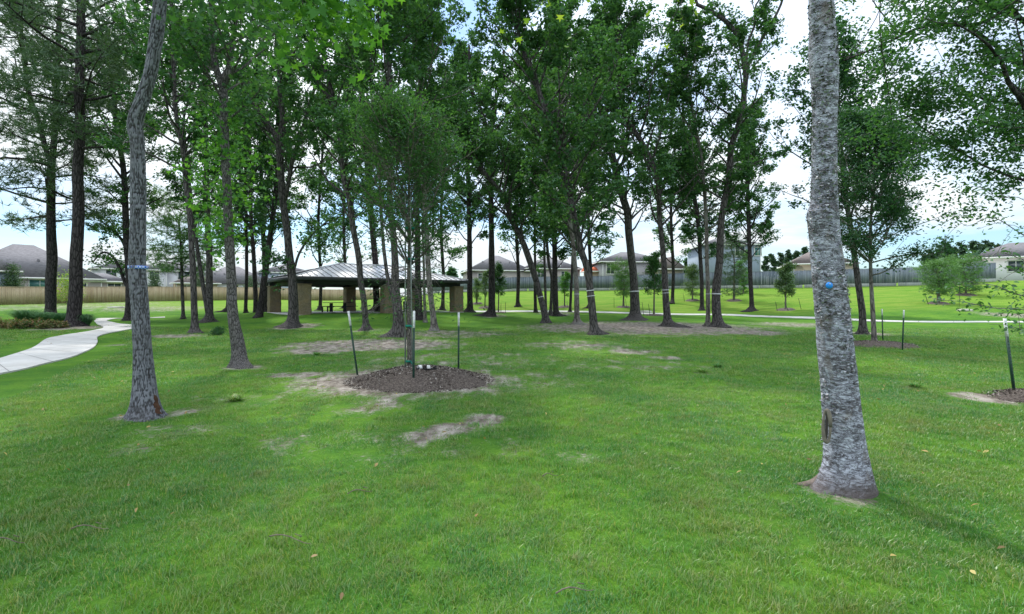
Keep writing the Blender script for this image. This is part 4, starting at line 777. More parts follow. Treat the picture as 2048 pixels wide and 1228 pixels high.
yt = T('young_tree', 'slim staked young oak with fine narrow leaves on the central mulch mound', [[(820,742,13),(820,700,12),(818,640,10),(818,560,9),(819,480,7),(818,400,6),(815,330,4)]], 9.75, 'bark_young', 'leaf', 2.2, 5.1, 1.65, 76, 15500, .078, base=np.array([-1.99,9.75,.2]), group='young staked trees', cl_r=.2, shape=NARROW, sub_n=6, elev=(12, 60), flare=.15, sides=12, extra=young_twigs)
for z in (1.05, .36, 2.35, 2.95):
    mb = MB(); mb.box((-1.985, 9.75, z), (.155, .15, .035))
    if z < 1.2: mb.box((-1.93, 9.60, z-.01), (.012, .3, .02), .25)
    mb.build('tie', M['tie_green'], yt)
mb = MB(); mb.tube([(-2.075, 9.72, .15), (-2.07, 9.72, 3.85)], .014, 8); mb.tube([(-1.93, 9.66, .15), (-1.965, 9.66, 3.75)], .012, 8); mb.build('support_pole', M['pole'], yt)
def sandal(x, y, rz, label):
    root = thing('sandal', label, 'sandal', (x, y, gf(x, y)+.235)); z = gf(x, y)+.235
    def tr(p): return (x+p[0]*math.cos(rz)-p[1]*math.sin(rz), y+p[0]*math.sin(rz)+p[1]*math.cos(rz), z+p[2])
    out = [(.045*math.cos(t)*(1+.25*math.sin(t)), .125*math.sin(t)) for t in np.linspace(0, 6.283, 20, endpoint=False)]
    mb = MB(); V = [tr((a, b_, 0)) for a, b_ in out]+[tr((a, b_, .022)) for a, b_ in out]; k = np.arange(20); mb.add(V, [np.stack([k, (k+1) % 20, (k+1) % 20+20, k+20], -1), k[::-1][None], (k+20)[None]]); mb.build('sole', M['black_strap'], root)
    mb = MB()
    for yy in np.linspace(.02, .06, 3): 
        arc = np.array([tr((.052*math.cos(t), yy, .02+.055*math.sin(t))) for t in np.linspace(0, math.pi, 12)]); mb.tube(arc, .008, 6)
    mb.build('upper', M['white_strap'], root, True)
    mb = MB(); arc = np.array([tr((.045*math.cos(t), -.05-.06*math.sin(t), .03+.02*math.sin(t))) for t in np.linspace(0, math.pi, 10)]); mb.tube(arc, .009, 6); mb.build('heel_strap', M['black_strap'], root, True)
sandal(-1.70, 9.42, 2.2, 'left of two black and white sandals lying on the mulch mound'); sandal(-1.53, 9.40, 1.9, 'right of two black and white sandals lying on the mulch mound')
# ------------------------------------------------------------------ far saplings with their mulch rings and stakes
def sapling(px, py, top, cbot, hw, d, label, leafm, kind='broad', N=2600, stakes=(), w=3.0, ring=True, where=''):
    b_ = np.array([(px-CX)/F*d, d, gf((px-CX)/F*d, d)]); yb = HY+(EYE-b_[2])/d*F; k = d/F
    zt, z0, rc = EYE-(top-HY)*k, EYE-(cbot-HY)*k, hw*k
    T('young_tree', label, [[(px, yb, w),(px, yb-15, w*.85),(px+1, (top+cbot)/2, w*.6)]], d, 'bark_young', leafm, z0, zt, rc*.95, 30, N, .13 if kind == 'broad' else .17, kind, base=b_, group='young staked trees', sides=7, cl_r=max(.2, rc*.2), elev=(0, 50), flare=.2, sub_n=4)
    if ring:
        mb = MB(); n_ = 24; a = np.linspace(0, 6.283, n_, endpoint=False); x = b_[0]+.85*np.cos(a); y = d+.85*np.sin(a); V = np.concatenate([np.stack([x, y, g(x, y)-.02], 1), np.stack([b_[0]+.6*np.cos(a), d+.6*np.sin(a), g(x, y)+.1], 1)])
        i = np.arange(n_); mb.add(V, [np.stack([i, (i+1) % n_, (i+1) % n_+n_, i+n_], -1), (i+n_)[None]]); o = mb.build('mulch_ring', M['mulch'], None, True, origin=b_)
        tag(o, 'dark mulch ring under '+where, 'mulch ring', 'mulch rings on the far lawn')
    for i, (sx_, st_, sb_) in enumerate(stakes):
        x = (sx_[0]-CX)/F*d; o = stake((sx_[1], HY+(EYE-gf(x, d)-(sb_-st_)*k)/d*F), (x, d-.3-.2*i, gf(x, d-.3)), ['left', 'right', 'third'][i]+' thin dark stake beside '+where, 0, grp='thin stakes on the far lawn')
sapling(997,622,533,592,20,50,'dense round young oak in sun close behind the straight dark trunk','leaf',N=4000,stakes=[((1002,1002),602,621),((1011,1011),601,622)],where='the sapling behind the straight dark trunk')
sapling(970,614,545,594,15,58,'pale yellow-green young tree left of the straight dark trunk','leaf_grey',N=2600,stakes=[((974,974),598,614)],where='the pale sapling left of the straight trunk')
sapling(953,612,560,600,12,62,'small bluish young tree just right of the shelter end trunk','leaf_grey',N=2000,stakes=[((956,956),598,613)],where='the bluish sapling near the shelter end')
sapling(1129,613,548,590,15,56,'bright green slender young tree before the grey fence','leaf_bright',N=2400,stakes=[((1134,1134),600,612)],where='the bright slender sapling')
sapling(1247,615,530,592,26,54,'feathery young pine left of the big spreading-root oak','needle_light','pine',7000,stakes=[((1227,1228),597,617),((1251,1251),597,613)],w=4,where='the feathery pine left of the big oak')
sapling(1308,628,512,592,28,44,'bushy dark young oak between the two banded oaks','leaf',N=6000,stakes=[((1286,1284),604,631),((1297,1297),603,626)],w=4,where='the bushy oak between two banded oaks')
sapling(1385,611,536,592,25,57,'rounded grey-green young oak left of the narrow banded trunk','leaf_grey',N=4500,stakes=[((1367,1367),596,610),((1399,1399),597,610)],where='the rounded grey-green oak')
sapling(1571,622,535,595,25,46,'conical grey-green young oak left of the pale peeling trunk','leaf_grey',N=6000,stakes=[((1551,1551),603,621),((1596,1597),603,624),((1568,1568),604,621)],w=4,where='the conical oak left of the pale trunk')
sapling(1877,622,522,596,36,43,'broad young pine with one stake on its left, right of the young oak','needle_light','pine',5500,stakes=[((1851,1851),604,622)],w=8,where='the broad pine at the right')
sapling(1932,610,516,588,30,48,'young pine behind the broad one, farther up the slope at right','needle_light','pine',4500,stakes=[((1891,1891),601,613),((1895,1895),600,612)],w=5,where='the farther pine at the right')
sapling(1487,596,505,588,13,60,'light green narrow young tree left of the lone far dark trunk','leaf_bright',N=3500,stakes=[((1448,1448),601,621),((1453,1453),601,621)],where='the light green narrow sapling',ring=False)
sapling(1468,612,478,590,30,55,'soft dusky young pine behind the curving double trunk','needle','pine',9000,w=5,where='the dusky young pine')
# ------------------------------------------------------------------ fences
def fence(label, line, hgt, boardm, bw, kick=None, jit=.02):
    pts = [P(*q) for q in line]; xy = np.array([[p[0], p[1]] for p in pts]); seg = np.linalg.norm(np.diff(xy, axis=0), axis=1); L = np.concatenate([[0], np.cumsum(seg)])
    o_ = xy[0]; root = thing('fence', label, 'fence', (o_[0], o_[1], gf(*o_))); mb, mk, mc, mp = MB(), MB(), MB(), MB(); s_ = 0.; base0 = 0
    zs = lambda s__: gf(np.interp(s__, L, xy[:, 0]), np.interp(s__, L, xy[:, 1]))
    kh = kick or 0.
    while s_ < L[-1]-bw:
        i = min(int(np.searchsorted(L, s_+bw/2, side='right'))-1, len(seg)-1); d = (xy[i+1]-xy[i])/seg[i]; c = np.array([np.interp(s_+bw/2, L, xy[:, 0]), np.interp(s_+bw/2, L, xy[:, 1])])
        rz = math.atan2(d[1], d[0]); sec = math.floor(s_/2.44); z = zs(min((sec+.5)*2.44, L[-1])); h = hgt+random.uniform(-jit, jit)*.4
        mb.box((c[0]+random.uniform(-.006, .006), c[1]+random.uniform(-.006, .006), z+kh+h/2-.03), (bw*.965, .018, h), rz)
        if math.floor((s_-bw)/2.44) != sec:
            e = np.array([np.interp(min(s_+2.44, L[-1]), L, xy[:, 0]), np.interp(min(s_+2.44, L[-1]), L, xy[:, 1])]); m_ = (c+e)/2; l = np.linalg.norm(e-c); r2 = math.atan2(*(e-c)[::-1])
            nrm = np.array([math.sin(r2), -math.cos(r2)]); 
            if nrm[1] > 0: nrm = -nrm
            mc.box((m_[0], m_[1], z+kh+hgt+.01), (l+.02, .06, .035), r2)
            if kick: mk.box((m_[0]+nrm[0]*.02, m_[1]+nrm[1]*.02, z+kh/2-.15), (l, .05, kh+.28), r2)
            mp = MB(); mp.box((c[0]-nrm[0]*.07, c[1]-nrm[1]*.07, z+kh+hgt/2), (.1, .1, hgt), r2); mp.build('post', M[boardm], root)
        s_ += bw
    mb.build('boards', M[boardm], root); mc.build('cap_rail', M[boardm], root);
    if kick: mk.build('kickboard', M['kick'], root)
fence('tan cedar board fence across the left behind the flower bed and path', [(-420,616,40),(-200,612,44),(0,609.6,51),(300,602.5,63),(540,599,76),(750,598.6,91),(800,598,100)], 1.84, 'cedar', .145)
fence('weathered blue-grey board fence with a pale kickboard along the right slope', [(860,588,86),(1000,583,77),(1250,580,72),(1350,577,69),(1600,575.5,62),(1850,570,58),(1992,563,56)], 1.75, 'greywood', .15, .38)
# ------------------------------------------------------------------ houses
def house(label, px, d, w, dp, wall, rise, rz=0, wm='sid_grey', rm='shingle', ridge=None, z0=None, wins=(), kind='hip', oh=.45, trim='trim', vents=0, name='house', cat='house'):
    """px = pixel of the front wall's centre; front faces the camera side; wins = (u along front, sill height, width, height[, pane])"""
    x0 = (px-CX)/F*d; zb = z0 if z0 is not None else gf(x0, d); root = thing(name, label, cat, (x0, d, zb))
    cs, sn = math.cos(rz), math.sin(rz)
    def W_(p): return (x0+p[0]*cs-p[1]*sn, d+p[0]*sn+p[1]*cs, zb+p[2])
    def bx(mb, a, b_):
        lo = [W_((a[0], a[1], a[2])), W_((b_[0], a[1], a[2])), W_((b_[0], b_[1], a[2])), W_((a[0], b_[1], a[2]))]; hi = [W_((a[0], a[1], b_[2])), W_((b_[0], a[1], b_[2])), W_((b_[0], b_[1], b_[2])), W_((a[0], b_[1], b_[2]))]; mb.hexa(lo, hi)
    mb = MB(); bx(mb, (-w/2, 0, -1), (w/2, dp, wall)); W0 = mb.build('wall', M[wm], root)
    mb = MB(); rl = (ridge if ridge is not None else max(0, w-dp))/2; hx, y0, y1 = w/2+oh, -oh, dp+oh; ym = dp/2
    if kind == 'gable': rl = hx
    if kind == 'front_gable':
        V = [W_(p) for p in [(-hx, y0, wall), (hx, y0, wall), (hx, y1, wall), (-hx, y1, wall), (0, y0, wall+rise), (0, y1, wall+rise)]]; mb.add(V, [[(0,4,5,3),(1,2,5,4),(0,3,2,1)], [(0,1,4),(2,3,5)]])
    else:
        V = [W_(p) for p in [(-hx, y0, wall), (hx, y0, wall), (hx, y1, wall), (-hx, y1, wall), (-rl, ym, wall+rise), (rl, ym, wall+rise)]]; mb.add(V, [[(0,1,5,4),(2,3,4,5),(0,3,2,1)], [(0,4,3),(1,2,5)]])
    for k in range(vents): c = W_((random.uniform(-.3, .3)*w, ym*.45, wall+rise*.5)); mb.box(c, (.22, .22, .5))
    rf = mb.build('roof', M[rm], root)
    mb = MB()
    for a, b_ in (((-hx-.01, y0-.03, wall-.17), (hx+.01, y0-.002, wall+.03)), ((-hx-.03, y0, wall-.17), (-hx-.002, y1, wall+.03)), ((hx+.002, y0, wall-.17), (hx+.03, y1, wall+.03))): bx(mb, a, b_)
    for sx_ in (-w/2-.02, w/2-.1): bx(mb, (sx_, -.03, 0), (sx_+.12, -.002, wall-.18))
    mb.build('trim', M[trim], root)
    for q in wins:
        u, sz, ww, wh = q[:4]; mf = MB()
        for a, b_ in (((u-ww/2-.1, -.06, sz-.1), (u+ww/2+.1, -.001, sz)), ((u-ww/2-.1, -.06, sz+wh), (u+ww/2+.1, -.001, sz+wh+.1)), ((u-ww/2-.1, -.06, sz+.001), (u-ww/2, -.001, sz+wh-.001)), ((u+ww/2, -.06, sz+.001), (u+ww/2+.1, -.001, sz+wh-.001)), ((u-.03, -.05, sz+.002), (u+.03, -.001, sz+wh-.002))): bx(mf, a, b_)
        fr = mf.build('window', M['trim'], root); mp_ = MB(); bx(mp_, (u-ww/2+.002, -.03, sz+.002), (u+ww/2-.002, .02, sz+wh-.002)); sub(mp_, 'pane', M[q[4] if len(q) > 4 else 'pane'], fr, root)
    return root
h1 = house('low grey house with a tall grey shingle roof behind the cedar fence at far left', 60, 62, 14, 12, 2.9, 4.5, R(50), 'sid_taupe', 'shingle', 2.0, wins=[(.9,1.5,1.9,1.1,'pane_teal'),(4.6,1.5,1.6,.8)], vents=2)
house('small grey wing with a covered patio roof right of the big grey-roofed house', 212, 68, 5, 6, 2.5, 1.2, R(50), 'sid_taupe', 'shingle', 1.0, wins=[(-1.1,1.4,.9,.8),(.9,1.4,1.4,.8)])
house('pale blue board-sided house at the left edge, mostly cut off', -22, 55, 4.4, 6, 3.6, 1.6, R(50), 'sid_blue', 'shingle', kind='front_gable')
house('two-storey pale blue house between the winding path trees', 262, 84, 10, 9, 5.0, 1.7, R(42), 'sid_white', 'shingle', wins=[(-2.6,3.4,1.3,1.3),(3.2,3.4,1.3,1.3),(0,1.1,2,.8)])
house('two-storey pale house with dark upstairs window behind the leaning trunk', 356, 90, 10.5, 9, 5.0, 1.9, R(40), 'sid_white', 'shingle', wins=[(.9,3.5,1.7,1.4),(-3.3,3.5,1.3,1.3)])
house('low pale porch wing with a brown roof before the two-storey pale house', 395, 84, 6, 4, 2.6, 1.3, R(40), 'sid_tan', 'shingle_brown', wins=[(-1.5,1.1,1.2,1.1)])
house('white-walled house with a wide grey roof behind the pale near trunk', 472, 88, 11.5, 9, 2.7, 3.2, R(36), 'sid_white', 'shingle', 2, wins=[(-.3,1.3,1.3,1.0),(2.4,1.3,1.3,1.0)], trim='trim_dark', vents=3)
house('two-storey blue board house left of the shelter', 572, 96, 9.5, 9, 5.1, 1.8, R(30), 'sid_blue', 'shingle', wins=[(.6,3.5,1.4,1.4),(-2.2,1.3,1.6,.9),(2.4,1.3,1.6,.9)])
house('low beige-walled house with grey hip roof right of the straight dark trunk', 1003, 86, 10.5, 9, 3.2, 2.9, R(14), 'sid_taupe', 'shingle', 1.0, wins=[(-3.4,1.4,1.3,1.2)], vents=3)
house('grey-roofed house with white-framed windows behind the far trunk cluster', 1108, 88, 9.5, 9, 3.3, 2.3, R(10), 'sid_taupe', 'shingle', 1.5, wins=[(-2.4,1.7,1.1,1.1),(1.9,1.7,1.1,1.1)])
house('small shed with an orange-red roof peeking over the grey fence', 1196, 84, 3.2, 3, 2.6, .8, R(8), 'sid_tan', 'shingle_orange', kind='gable', name='shed', cat='shed')
house('grey-roofed house with a dark covered opening behind the big spreading-root oak', 1272, 82, 11.2, 9, 4.0, 2.0, R(6), 'sid_grey', 'shingle', 2.2, wins=[(-4.3,2.0,1.2,1.7)])
house('pale gabled house end beside the rounded grey-green sapling', 1342, 78, 4.0, 6, 2.6, 1.9, R(6), 'sid_tan', 'shingle_brown', kind='front_gable')
house('two-storey steel-blue house rising behind the curving double trunk', 1466, 74, 8.0, 9, 6.0, 1.4, R(-3), 'sid_steel', 'shingle', 2.0, wins=[(-2.6,4.3,1.3,1.4),(1.0,4.3,1.3,1.4),(3.6,4.3,.9,1.2,'pane_teal')])
house('tan-walled house with a brown roof just left of the pale peeling trunk', 1648, 70, 7.6, 9, 2.9, 2.2, R(-18), 'sid_tan', 'shingle_brown', 1.0)
house('brown-roofed white house at the right edge beyond the slope', 2068, 58, 10.5, 9, 2.9, 2.0, R(-36), 'sid_white', 'shingle', 3.0, wins=[(-1.5,1.2,1.3,1.2)])
# ------------------------------------------------------------------ far trees beyond the fences
def far_tree(px, top, d, wpx, label, leafm, grp, kind='pine'):
    zb = gf((px-CX)/F*d, d); b_ = np.array([(px-CX)/F*d, d, zb]); k = d/F; yb = HY+(EYE-zb)/k; zt = EYE-(top-HY)*k; rc = wpx/2*k
    T('pine_tree' if kind == 'pine' else 'far_tree', label, [[(px, yb, 4),(px, yb-20, 3),(px+1, (top+yb)/2, 2.4)]], d, 'bark_dark', leafm, zb+(zt-zb)*.42, zt, rc*.8, 18, 1500, .55, 'broad', base=b_, group=grp, sides=6, cl_r=rc*.24, elev=(0, 45), sub_n=3, flare=.1)
FL = 'dark pines on the skyline beyond the grey fence'
for i, (px, top, w) in enumerate([(1850,512,22),(1862,503,22),(1876,496,26),(1893,490,28),(1908,497,24),(1924,490,30),(1946,486,30),(1962,492,24),(1978,486,30),(1996,494,26)]):
    far_tree(px, top, 108+4*(i % 3), w, 'dark pine of the skyline row right of the young oak, '+['first','second','third','fourth','fifth','sixth','seventh','eighth','ninth','tenth'][i]+' from the left', 'leaf_dusk', FL)
for i, (px, top, w) in enumerate([(1531,514,18),(1545,511,20),(1560,509,22),(1577,505,22),(1594,503,24),(1610,498,24)]):
    far_tree(px, top, 118+4*(i % 3), w, 'dark skyline pine between the steel-blue house and the pale trunk, '+['first','second','third','fourth','fifth','sixth'][i]+' from the left', 'leaf_dusk', FL)
for i, (px, top, w) in enumerate([(1352,534,24),(1372,521,28),(1394,526,24)]): far_tree(px, top, 104, w, ['low far tree behind the pale gabled house end','taller far tree above the rounded grey-green sapling','far tree just left of the steel-blue house'][i], 'leaf_deep', 'far broad trees', 'b')
for i, (px, top, w) in enumerate([(640,548,34),(905,540,30),(868,548,26),(930,548,22)]): far_tree(px, top, 112, w, ['far tree low behind the left end of the shelter roof','far tree low beyond the right end of the shelter roof','far tree low above the right hip of the shelter roof','far tree between the shelter end and the straight trunks'][i], 'leaf_deep', 'far broad trees', 'b')
# ------------------------------------------------------------------ shrubs
def shrub(name, label, px, py, w, h, leafm, d=None, N=1200, shape=ELL, size=.06, kind='round', grp=None, cat='shrub'):
    b_ = at(px, py) if d is None else np.array([(px-CX)/F*d, d, gf((px-CX)/F*d, d)])
    root = thing(name, label, cat, b_, grp); ms = MB(); ml = MB()
    if kind == 'grass':
        n_ = N; a = RNG.random(n_)*6.283; r_ = RNG.random(n_)*w*.18; L = h*RNG.uniform(.6, 1.2, n_); sp = RNG.uniform(.15, 1.0, n_)*w*.5; x0, y0 = np.cos(a)*r_, np.sin(a)*r_; dx, dy = np.cos(a), np.sin(a)
        wv = RNG.uniform(.006, .012, n_); V = []
        for f_, zf in ((0, 0), (.35, .6), (.75, .95), (1.15, .72)):
            c = np.stack([b_[0]+x0+dx*sp*f_, b_[1]+y0+dy*sp*f_, b_[2]+L*zf], 1); s_ = np.stack([-dy*wv, dx*wv, wv*0], 1)*(1.2-f_); V += [c-s_, c+s_]
        V = np.stack(V, 1).reshape(-1, 3); i = np.arange(n_)[:, None]*8; ml.add(V, [np.concatenate([i+[[0,1,3,2]], i+[[2,3,5,4]], i+[[4,5,7,6]]])]); ml.build('blades', M[leafm], root); return root
    cen = []
    for i in range(26):
        a = RNG.random()*6.283; e = RNG.uniform(.2, 1.3); p = b_+[math.cos(a)*.05, math.sin(a)*.05, 0]
        if kind == 'cone': z = RNG.random(); q = b_+[math.cos(a)*w/2*(1-z*.85), math.sin(a)*w/2*(1-z*.85), h*(.1+z*.85)]
        else: q = b_+[math.cos(a)*math.cos(e)*w/2*RNG.uniform(.5, 1), math.sin(a)*math.cos(e)*w/2*RNG.uniform(.5, 1), h*math.sin(e)*RNG.uniform(.6, 1)]
        ms.tube(np.array([p, (p+q)/2+[0, 0, .03], q]), [.012, .008, .004], 4, False); cen += [q, q*.7+p*.3+[0, 0, .02]]
    cen = np.array(cen); per = N//len(cen); C = np.repeat(cen, per, 0)+RNG.normal(0, 1, (per*len(cen), 3))*min(w, h)*.13; C[:, 2] = np.maximum(C[:, 2], b_[2]+.01); leaves(ml, C, size, shape, .2)
    ms.build('stems', M['twig'], root); ml.build('foliage', M[leafm], root); return root
SB = 'plants of the left flower bed'
for (px, py, w, h, l) in [(52,640,2.2,.55,'wide dark fountain grass at the back left of the flower bed'),(88,643,1.4,.5,'fountain grass hugging the left foot of the forked pine'),(122,645,1.4,.52,'fountain grass between the two pine feet'),(170,652,1.0,.55,'dark fountain grass at the right foot of the thick pine, nearest the path')]:
    shrub('ornamental_grass', l, px, py, w, h, 'reed', N=900, kind='grass', grp=SB, cat='ornamental grass')
for (px, py, w, h, l) in [(-20,659,1.3,.5,'low pink-tipped rose at the left image edge'),(14,658,1.3,.5,'low pink-tipped rose second from the left edge'),(42,658,1.2,.5,'low pink-flowered rose under the wide fountain grass'),(68,657,1.2,.5,'low rose with pink flowers left of the forked pine foot'),(94,657,1.1,.42,'low greener rose in front of the forked pine foot'),(118,656,1.0,.36,'smallest low rose beside the thick pine foot')]:
    shrub('rose_bush', l, px, py, w, h, 'rose_leaf', N=1500, size=.07, grp=SB, cat='rose bush')
shrub('weed_bush', 'low dark weedy bush on the grass left of the pale near trunk', 440, 671, .85, .38, 'leaf', N=900, size=.07)
shrub('round_conifer', 'dense round evergreen over the cedar fence at far left', 23, 600, 2.5, 4.1, 'needle', 56, 4200, NARROW, .2, 'cone')
shrub('conifer', 'grey-green evergreen over the cedar fence right of the strapped trunk', 308, 600, 2.2, 4.0, 'needle', 68, 2600, NARROW, .22, 'cone')
shrub('conifer', 'small evergreen over the cedar fence behind the twin-stemmed trunk', 399, 600, 2.6, 4.2, 'needle', 74, 2600, NARROW, .22, 'cone')
shrub('conifer', 'small evergreen over the cedar fence right of the pale near trunk', 501, 600, 2.4, 3.6, 'needle', 82, 2200, NARROW, .24, 'cone')
shrub('fence_shrub', 'yellow-green shrub over the cedar fence between the two pines', 135, 600, 3.0, 4.2, 'leaf_yellow', 54, 1500, DIAM, .16, 'round')
for (px, py, l) in [(1405,746,'dark weed tuft on the lawn right of centre'),(1436,735,'smaller weed tuft right of the centre weed tuft'),(1830,776,'pale low weed tuft on the right lawn'),(470,802,'weed tuft on the lawn right of the strapped trunk'),(635,711,'small white-flowered clover tuft left of the mulch mound')]:
    shrub('weed_tuft', l, px, py, .36, .085, 'grass', N=110, kind='grass', cat='weed')
# ------------------------------------------------------------------ picnic shelter
FLZ = .48; Nn = np.array([-14.7, 35.2]); A_ = np.array([.78, .6258]); A_ /= np.linalg.norm(A_); B_ = np.array([-A_[1], A_[0]]); LEN, WID = 12.7, 8.0
sh = thing('picnic_shelter', 'open picnic shelter with stone columns and a ribbed metal hip roof', 'picnic shelter', (Nn[0], Nn[1], FLZ)); rzs = math.atan2(A_[1], A_[0])
def Q(a, b_, z): p = Nn+A_*a+B_*b_; return np.array([p[0], p[1], z])
def qbox(mb, a0, a1, b0, b1, z0, z1): mb.hexa([Q(a0,b0,z0),Q(a1,b0,z0),Q(a1,b1,z0),Q(a0,b1,z0)], [Q(a0,b0,z1),Q(a1,b0,z1),Q(a1,b1,z1),Q(a0,b1,z1)])
mb = MB(); qbox(mb, -.45, LEN+.45, -.45, WID+.45, FLZ-.3, FLZ-.04); mb.build('slab', M['concrete'], sh)
for i in range(3):
    for j in range(2):
        a, b_ = i*LEN/2, j*WID; w = .43; mb = MB(); n_ = 9
        per = [(a-w+2*w*t, b_-w) for t in np.linspace(0, 1, n_)[:-1]]+[(a+w, b_-w+2*w*t) for t in np.linspace(0, 1, n_)[:-1]]+[(a+w-2*w*t, b_+w) for t in np.linspace(0, 1, n_)[:-1]]+[(a-w, b_+w-2*w*t) for t in np.linspace(0, 1, n_)[:-1]]
        m_ = len(per); V = []
        for z in np.linspace(FLZ-.1, FLZ+2.06, 20):
            for (pa_, pb_) in per: k = 1+.10*(float(vn(pa_*5, pb_*5, z*5))-.5); V.append(Q(a+(pa_-a)*k, b_+(pb_-b_)*k, z))
        ii, jj = np.meshgrid(np.arange(19), np.arange(m_), indexing='ij'); kk = (jj+1) % m_; mb.add(V, [np.stack([ii*m_+jj, ii*m_+kk, (ii+1)*m_+kk, (ii+1)*m_+jj], -1).reshape(-1, 4), (np.arange(m_)+19*m_)[None]])
        col = mb.build('column', M['stone'], sh, False)
        mb = MB(); qbox(mb, a-.47, a+.47, b_-.47, b_+.47, FLZ+2.062, FLZ+2.14); sub(mb, 'capstone', M['stone'], col, sh)
        mb = MB(); qbox(mb, a-.11, a+.11, b_-.11, b_+.11, FLZ+2.142, 2.98); sub(mb, 'steel_stub', M['fascia'], col, sh)
OH, EZ, RZ = .72, 3.13, 4.42; a0, a1, b0, b1 = -OH, LEN+OH, -OH, WID+OH; hw = (b1-b0)/2; bm = WID/2
mb = MB()
for b_ in (0, WID): qbox(mb, -.35, LEN+.35, b_-.09, b_+.09, 2.58, 3.0)
for a in (0, LEN/2, LEN): qbox(mb, a-.08, a+.08, .1, WID-.1, 2.60, 2.99)
mb.build('beam', M['fascia'], sh)
mb = MB(); E = [Q(a0,b0,EZ),Q(a1,b0,EZ),Q(a1,b1,EZ),Q(a0,b1,EZ),Q(a0+hw,bm,RZ),Q(a1-hw,bm,RZ)]; mb.add(E, [[(0,1,5,4),(2,3,4,5)], [(3,0,4),(1,2,5)]]); rf = mb.build('roof', M['roof_metal'], sh)
mb = MB()
def rib(p, q_, r_=.019, up=.03): mb.tube([np.array(p)+[0, 0, up], np.array(q_)+[0, 0, up]], r_, 5)
for a in np.arange(a0+.5, a1-.1, .5):
    t = min(1, (a-a0)/hw, (a1-a)/hw); z = EZ+(RZ-EZ)*t; 
    for s_, be in ((1, b0), (-1, b1)): rib(Q(a, be, EZ), Q(a, be+s_*hw*t, z))
for b_ in np.arange(b0+.5, b1-.1, .5):
    t = min(1, (b_-b0)/hw, (b1-b_)/hw); z = EZ+(RZ-EZ)*t
    for s_, ae in ((1, a0), (-1, a1)): rib(Q(ae, b_, EZ), Q(ae+s_*hw*t, b_, z))
sub(mb, 'seams', M['seam'], rf, sh)
mb = MB()
for p, q_ in ((E[0], E[4]), (E[3], E[4]), (E[1], E[5]), (E[2], E[5]), (E[4], E[5])): rib(p, q_, .05, .03)
sub(mb, 'ridge_cap', M['roof_metal'], rf, sh)
mb = MB()
for (x0_, x1_, y0_, y1_) in ((a0-.03, a1+.03, b0-.05, b0-.005), (a0-.03, a1+.03, b1+.005, b1+.05), (a0-.05, a0-.005, b0, b1), (a1+.005, a1+.05, b0, b1)): qbox(mb, x0_, x1_, y0_, y1_, EZ-.27, EZ-.003)
mb.build('fascia', M['fascia'], sh)
mb = MB(); V = [Q(a0,b0,EZ-.1),Q(a1,b0,EZ-.1),Q(a1,b1,EZ-.1),Q(a0,b1,EZ-.1),Q(a0+hw,bm,RZ-.1),Q(a1-hw,bm,RZ-.1)]; mb.add(V, [[(0,1,5,4),(2,3,4,5)], [(3,0,4),(1,2,5)]]); mb.build('ceiling', M['wood_under'], sh)
def picnic(label, cx_, cy_, rz, L=2.3):
    root = thing('picnic_table', label, 'picnic table', (cx_, cy_, FLZ), 'dark picnic tables under the shelter'); cs, sn = math.cos(rz), math.sin(rz)
    def bx(mb, x, y, z, sx_, sy_, sz): mb.box((cx_+x*cs-y*sn, cy_+x*sn+y*cs, FLZ+z), (sx_, sy_, sz), rz)
    mb = MB(); [bx(mb, 0, y, .76, L, .135, .04) for y in (-.3, -.15, 0, .15, .3)]; mb.build('table_top', M['table'], root)
    for y in (-.72, .72):
        mb = MB(); bx(mb, 0, y-.07, .45, L+.6, .13, .04); bx(mb, 0, y+.07, .45, L+.6, .13, .04); mb.build('bench', M['table'], root)
    for x in (-.55, .55):
        mb = MB(); bx(mb, x, 0, .36, .24, .16, .72); bx(mb, x, 0, .39, .08, 1.5, .06); mb.build('leg', M['table'], root)
    for x, y in ((-1.05, -.72), (-1.05, .72)): mb = MB(); bx(mb, x, y, .2, .1, .1, .44); mb.build('bench_leg', M['table'], root)
p = P(676, 605, 41.5); picnic('dark picnic table with benches in the left half of the shelter', p[0], p[1], R(4))
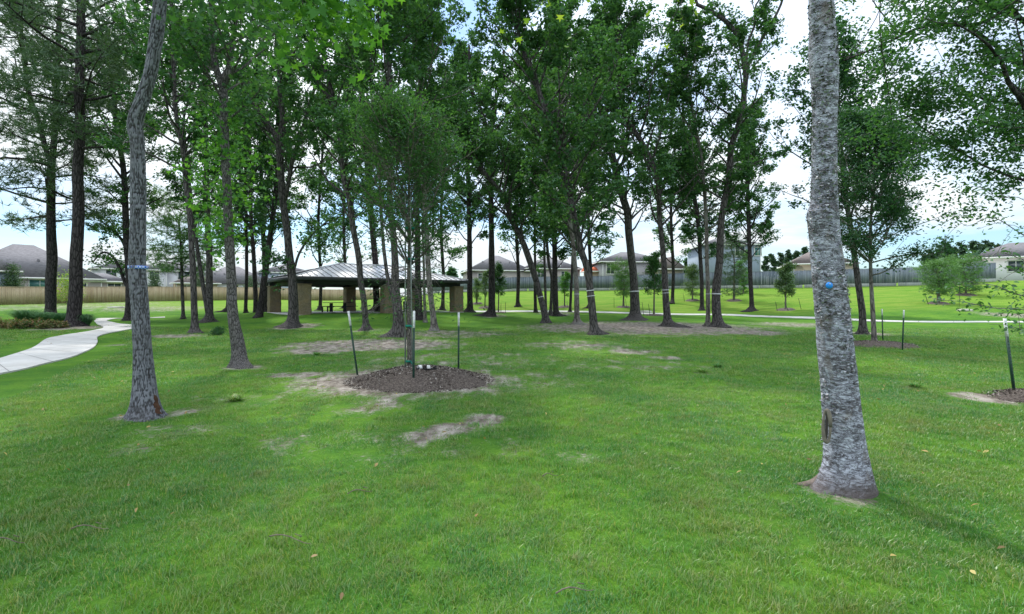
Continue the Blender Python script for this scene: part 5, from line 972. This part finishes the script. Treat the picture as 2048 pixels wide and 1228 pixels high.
p = P(812, 612, 45); root = thing('trash_bin', 'black trash bin in the shelter behind the split-footed trunk', 'trash bin', (p[0], p[1], FLZ)); mb = MB(); mb.tube([(p[0], p[1], FLZ-.01), (p[0], p[1], FLZ+.75)], [.24, .27], 18); mb.build('barrel', M['bin'], root); mb = MB(); mb.tube([(p[0], p[1], FLZ+.752), (p[0], p[1], FLZ+.81), (p[0], p[1], FLZ+.88)], [.29, .28, .12], 18); mb.build('lid', M['bin'], root)
for (px, py, w, l) in [(234,616,1.3,'pale flat utility cover on the slope below the cedar fence'),(1930,622,.9,'pale flat stone block by the broad pine at right'),(1289,624.5,1.2,'small pale concrete pad beside the far path')]:
    q = at(px, py); mb = MB(); mb.box((q[0], q[1], q[2]+.05), (w, w*.6, .16), .2); mb.box((q[0], q[1], q[2]+.145), (w*.7, w*.4, .03), .2); tag(mb.build('utility_cover', M['slab'], None, origin=q), l, 'utility cover')
# ------------------------------------------------------------------ litter on the lawn
ml = MB(); n_ = 420; y = np.sqrt(RNG.random(n_)*(20**2-4)+4); x = (RNG.random(n_)*2-1)*y*1.1; C = np.stack([x, y, g(x, y)+RNG.uniform(.02, .05, n_)], 1); leaves(ml, C, .045, ELL, 1.2)
o = ml.build('leaf_litter', M['dry']); tag(o, 'scattered small dry fallen leaves over the lawn', 'leaf litter'); o['kind'] = 'stuff'
for (px, py, L, a, l) in [(1100,962,.16,.5,'short broken stick on the lawn at centre'),(1150,1198,.22,.3,'curved twig at the bottom centre of the lawn'),(580,1092,.3,-.2,'thin dry twig in the grass at lower left of centre'),(180,1072,.22,.2,'pale twig in the grass at lower left'),(720,996,.2,.6,'dark stick in the grass below the mulch mound'),(15,1095,.2,.1,'dark twig at the bottom left edge')]:
    q = at(px, py); c = np.array([q+[L*(t-.5)*math.cos(a), L*(t-.5)*math.sin(a), .045+.02*math.sin(t*5)] for t in np.linspace(0, 1, 7)]); mb = MB(); mb.tube(c, np.linspace(.0045, .002, 7), 6); mb.tube(c[3:5]*.5+c[4:6]*.5+[0, .02, .02], .003, 4)
    tag(mb.build('twig', M['twig'], None, origin=q), l, 'twig')
print('crown verts', CROWN_N[0], 'grass points', len(gx))
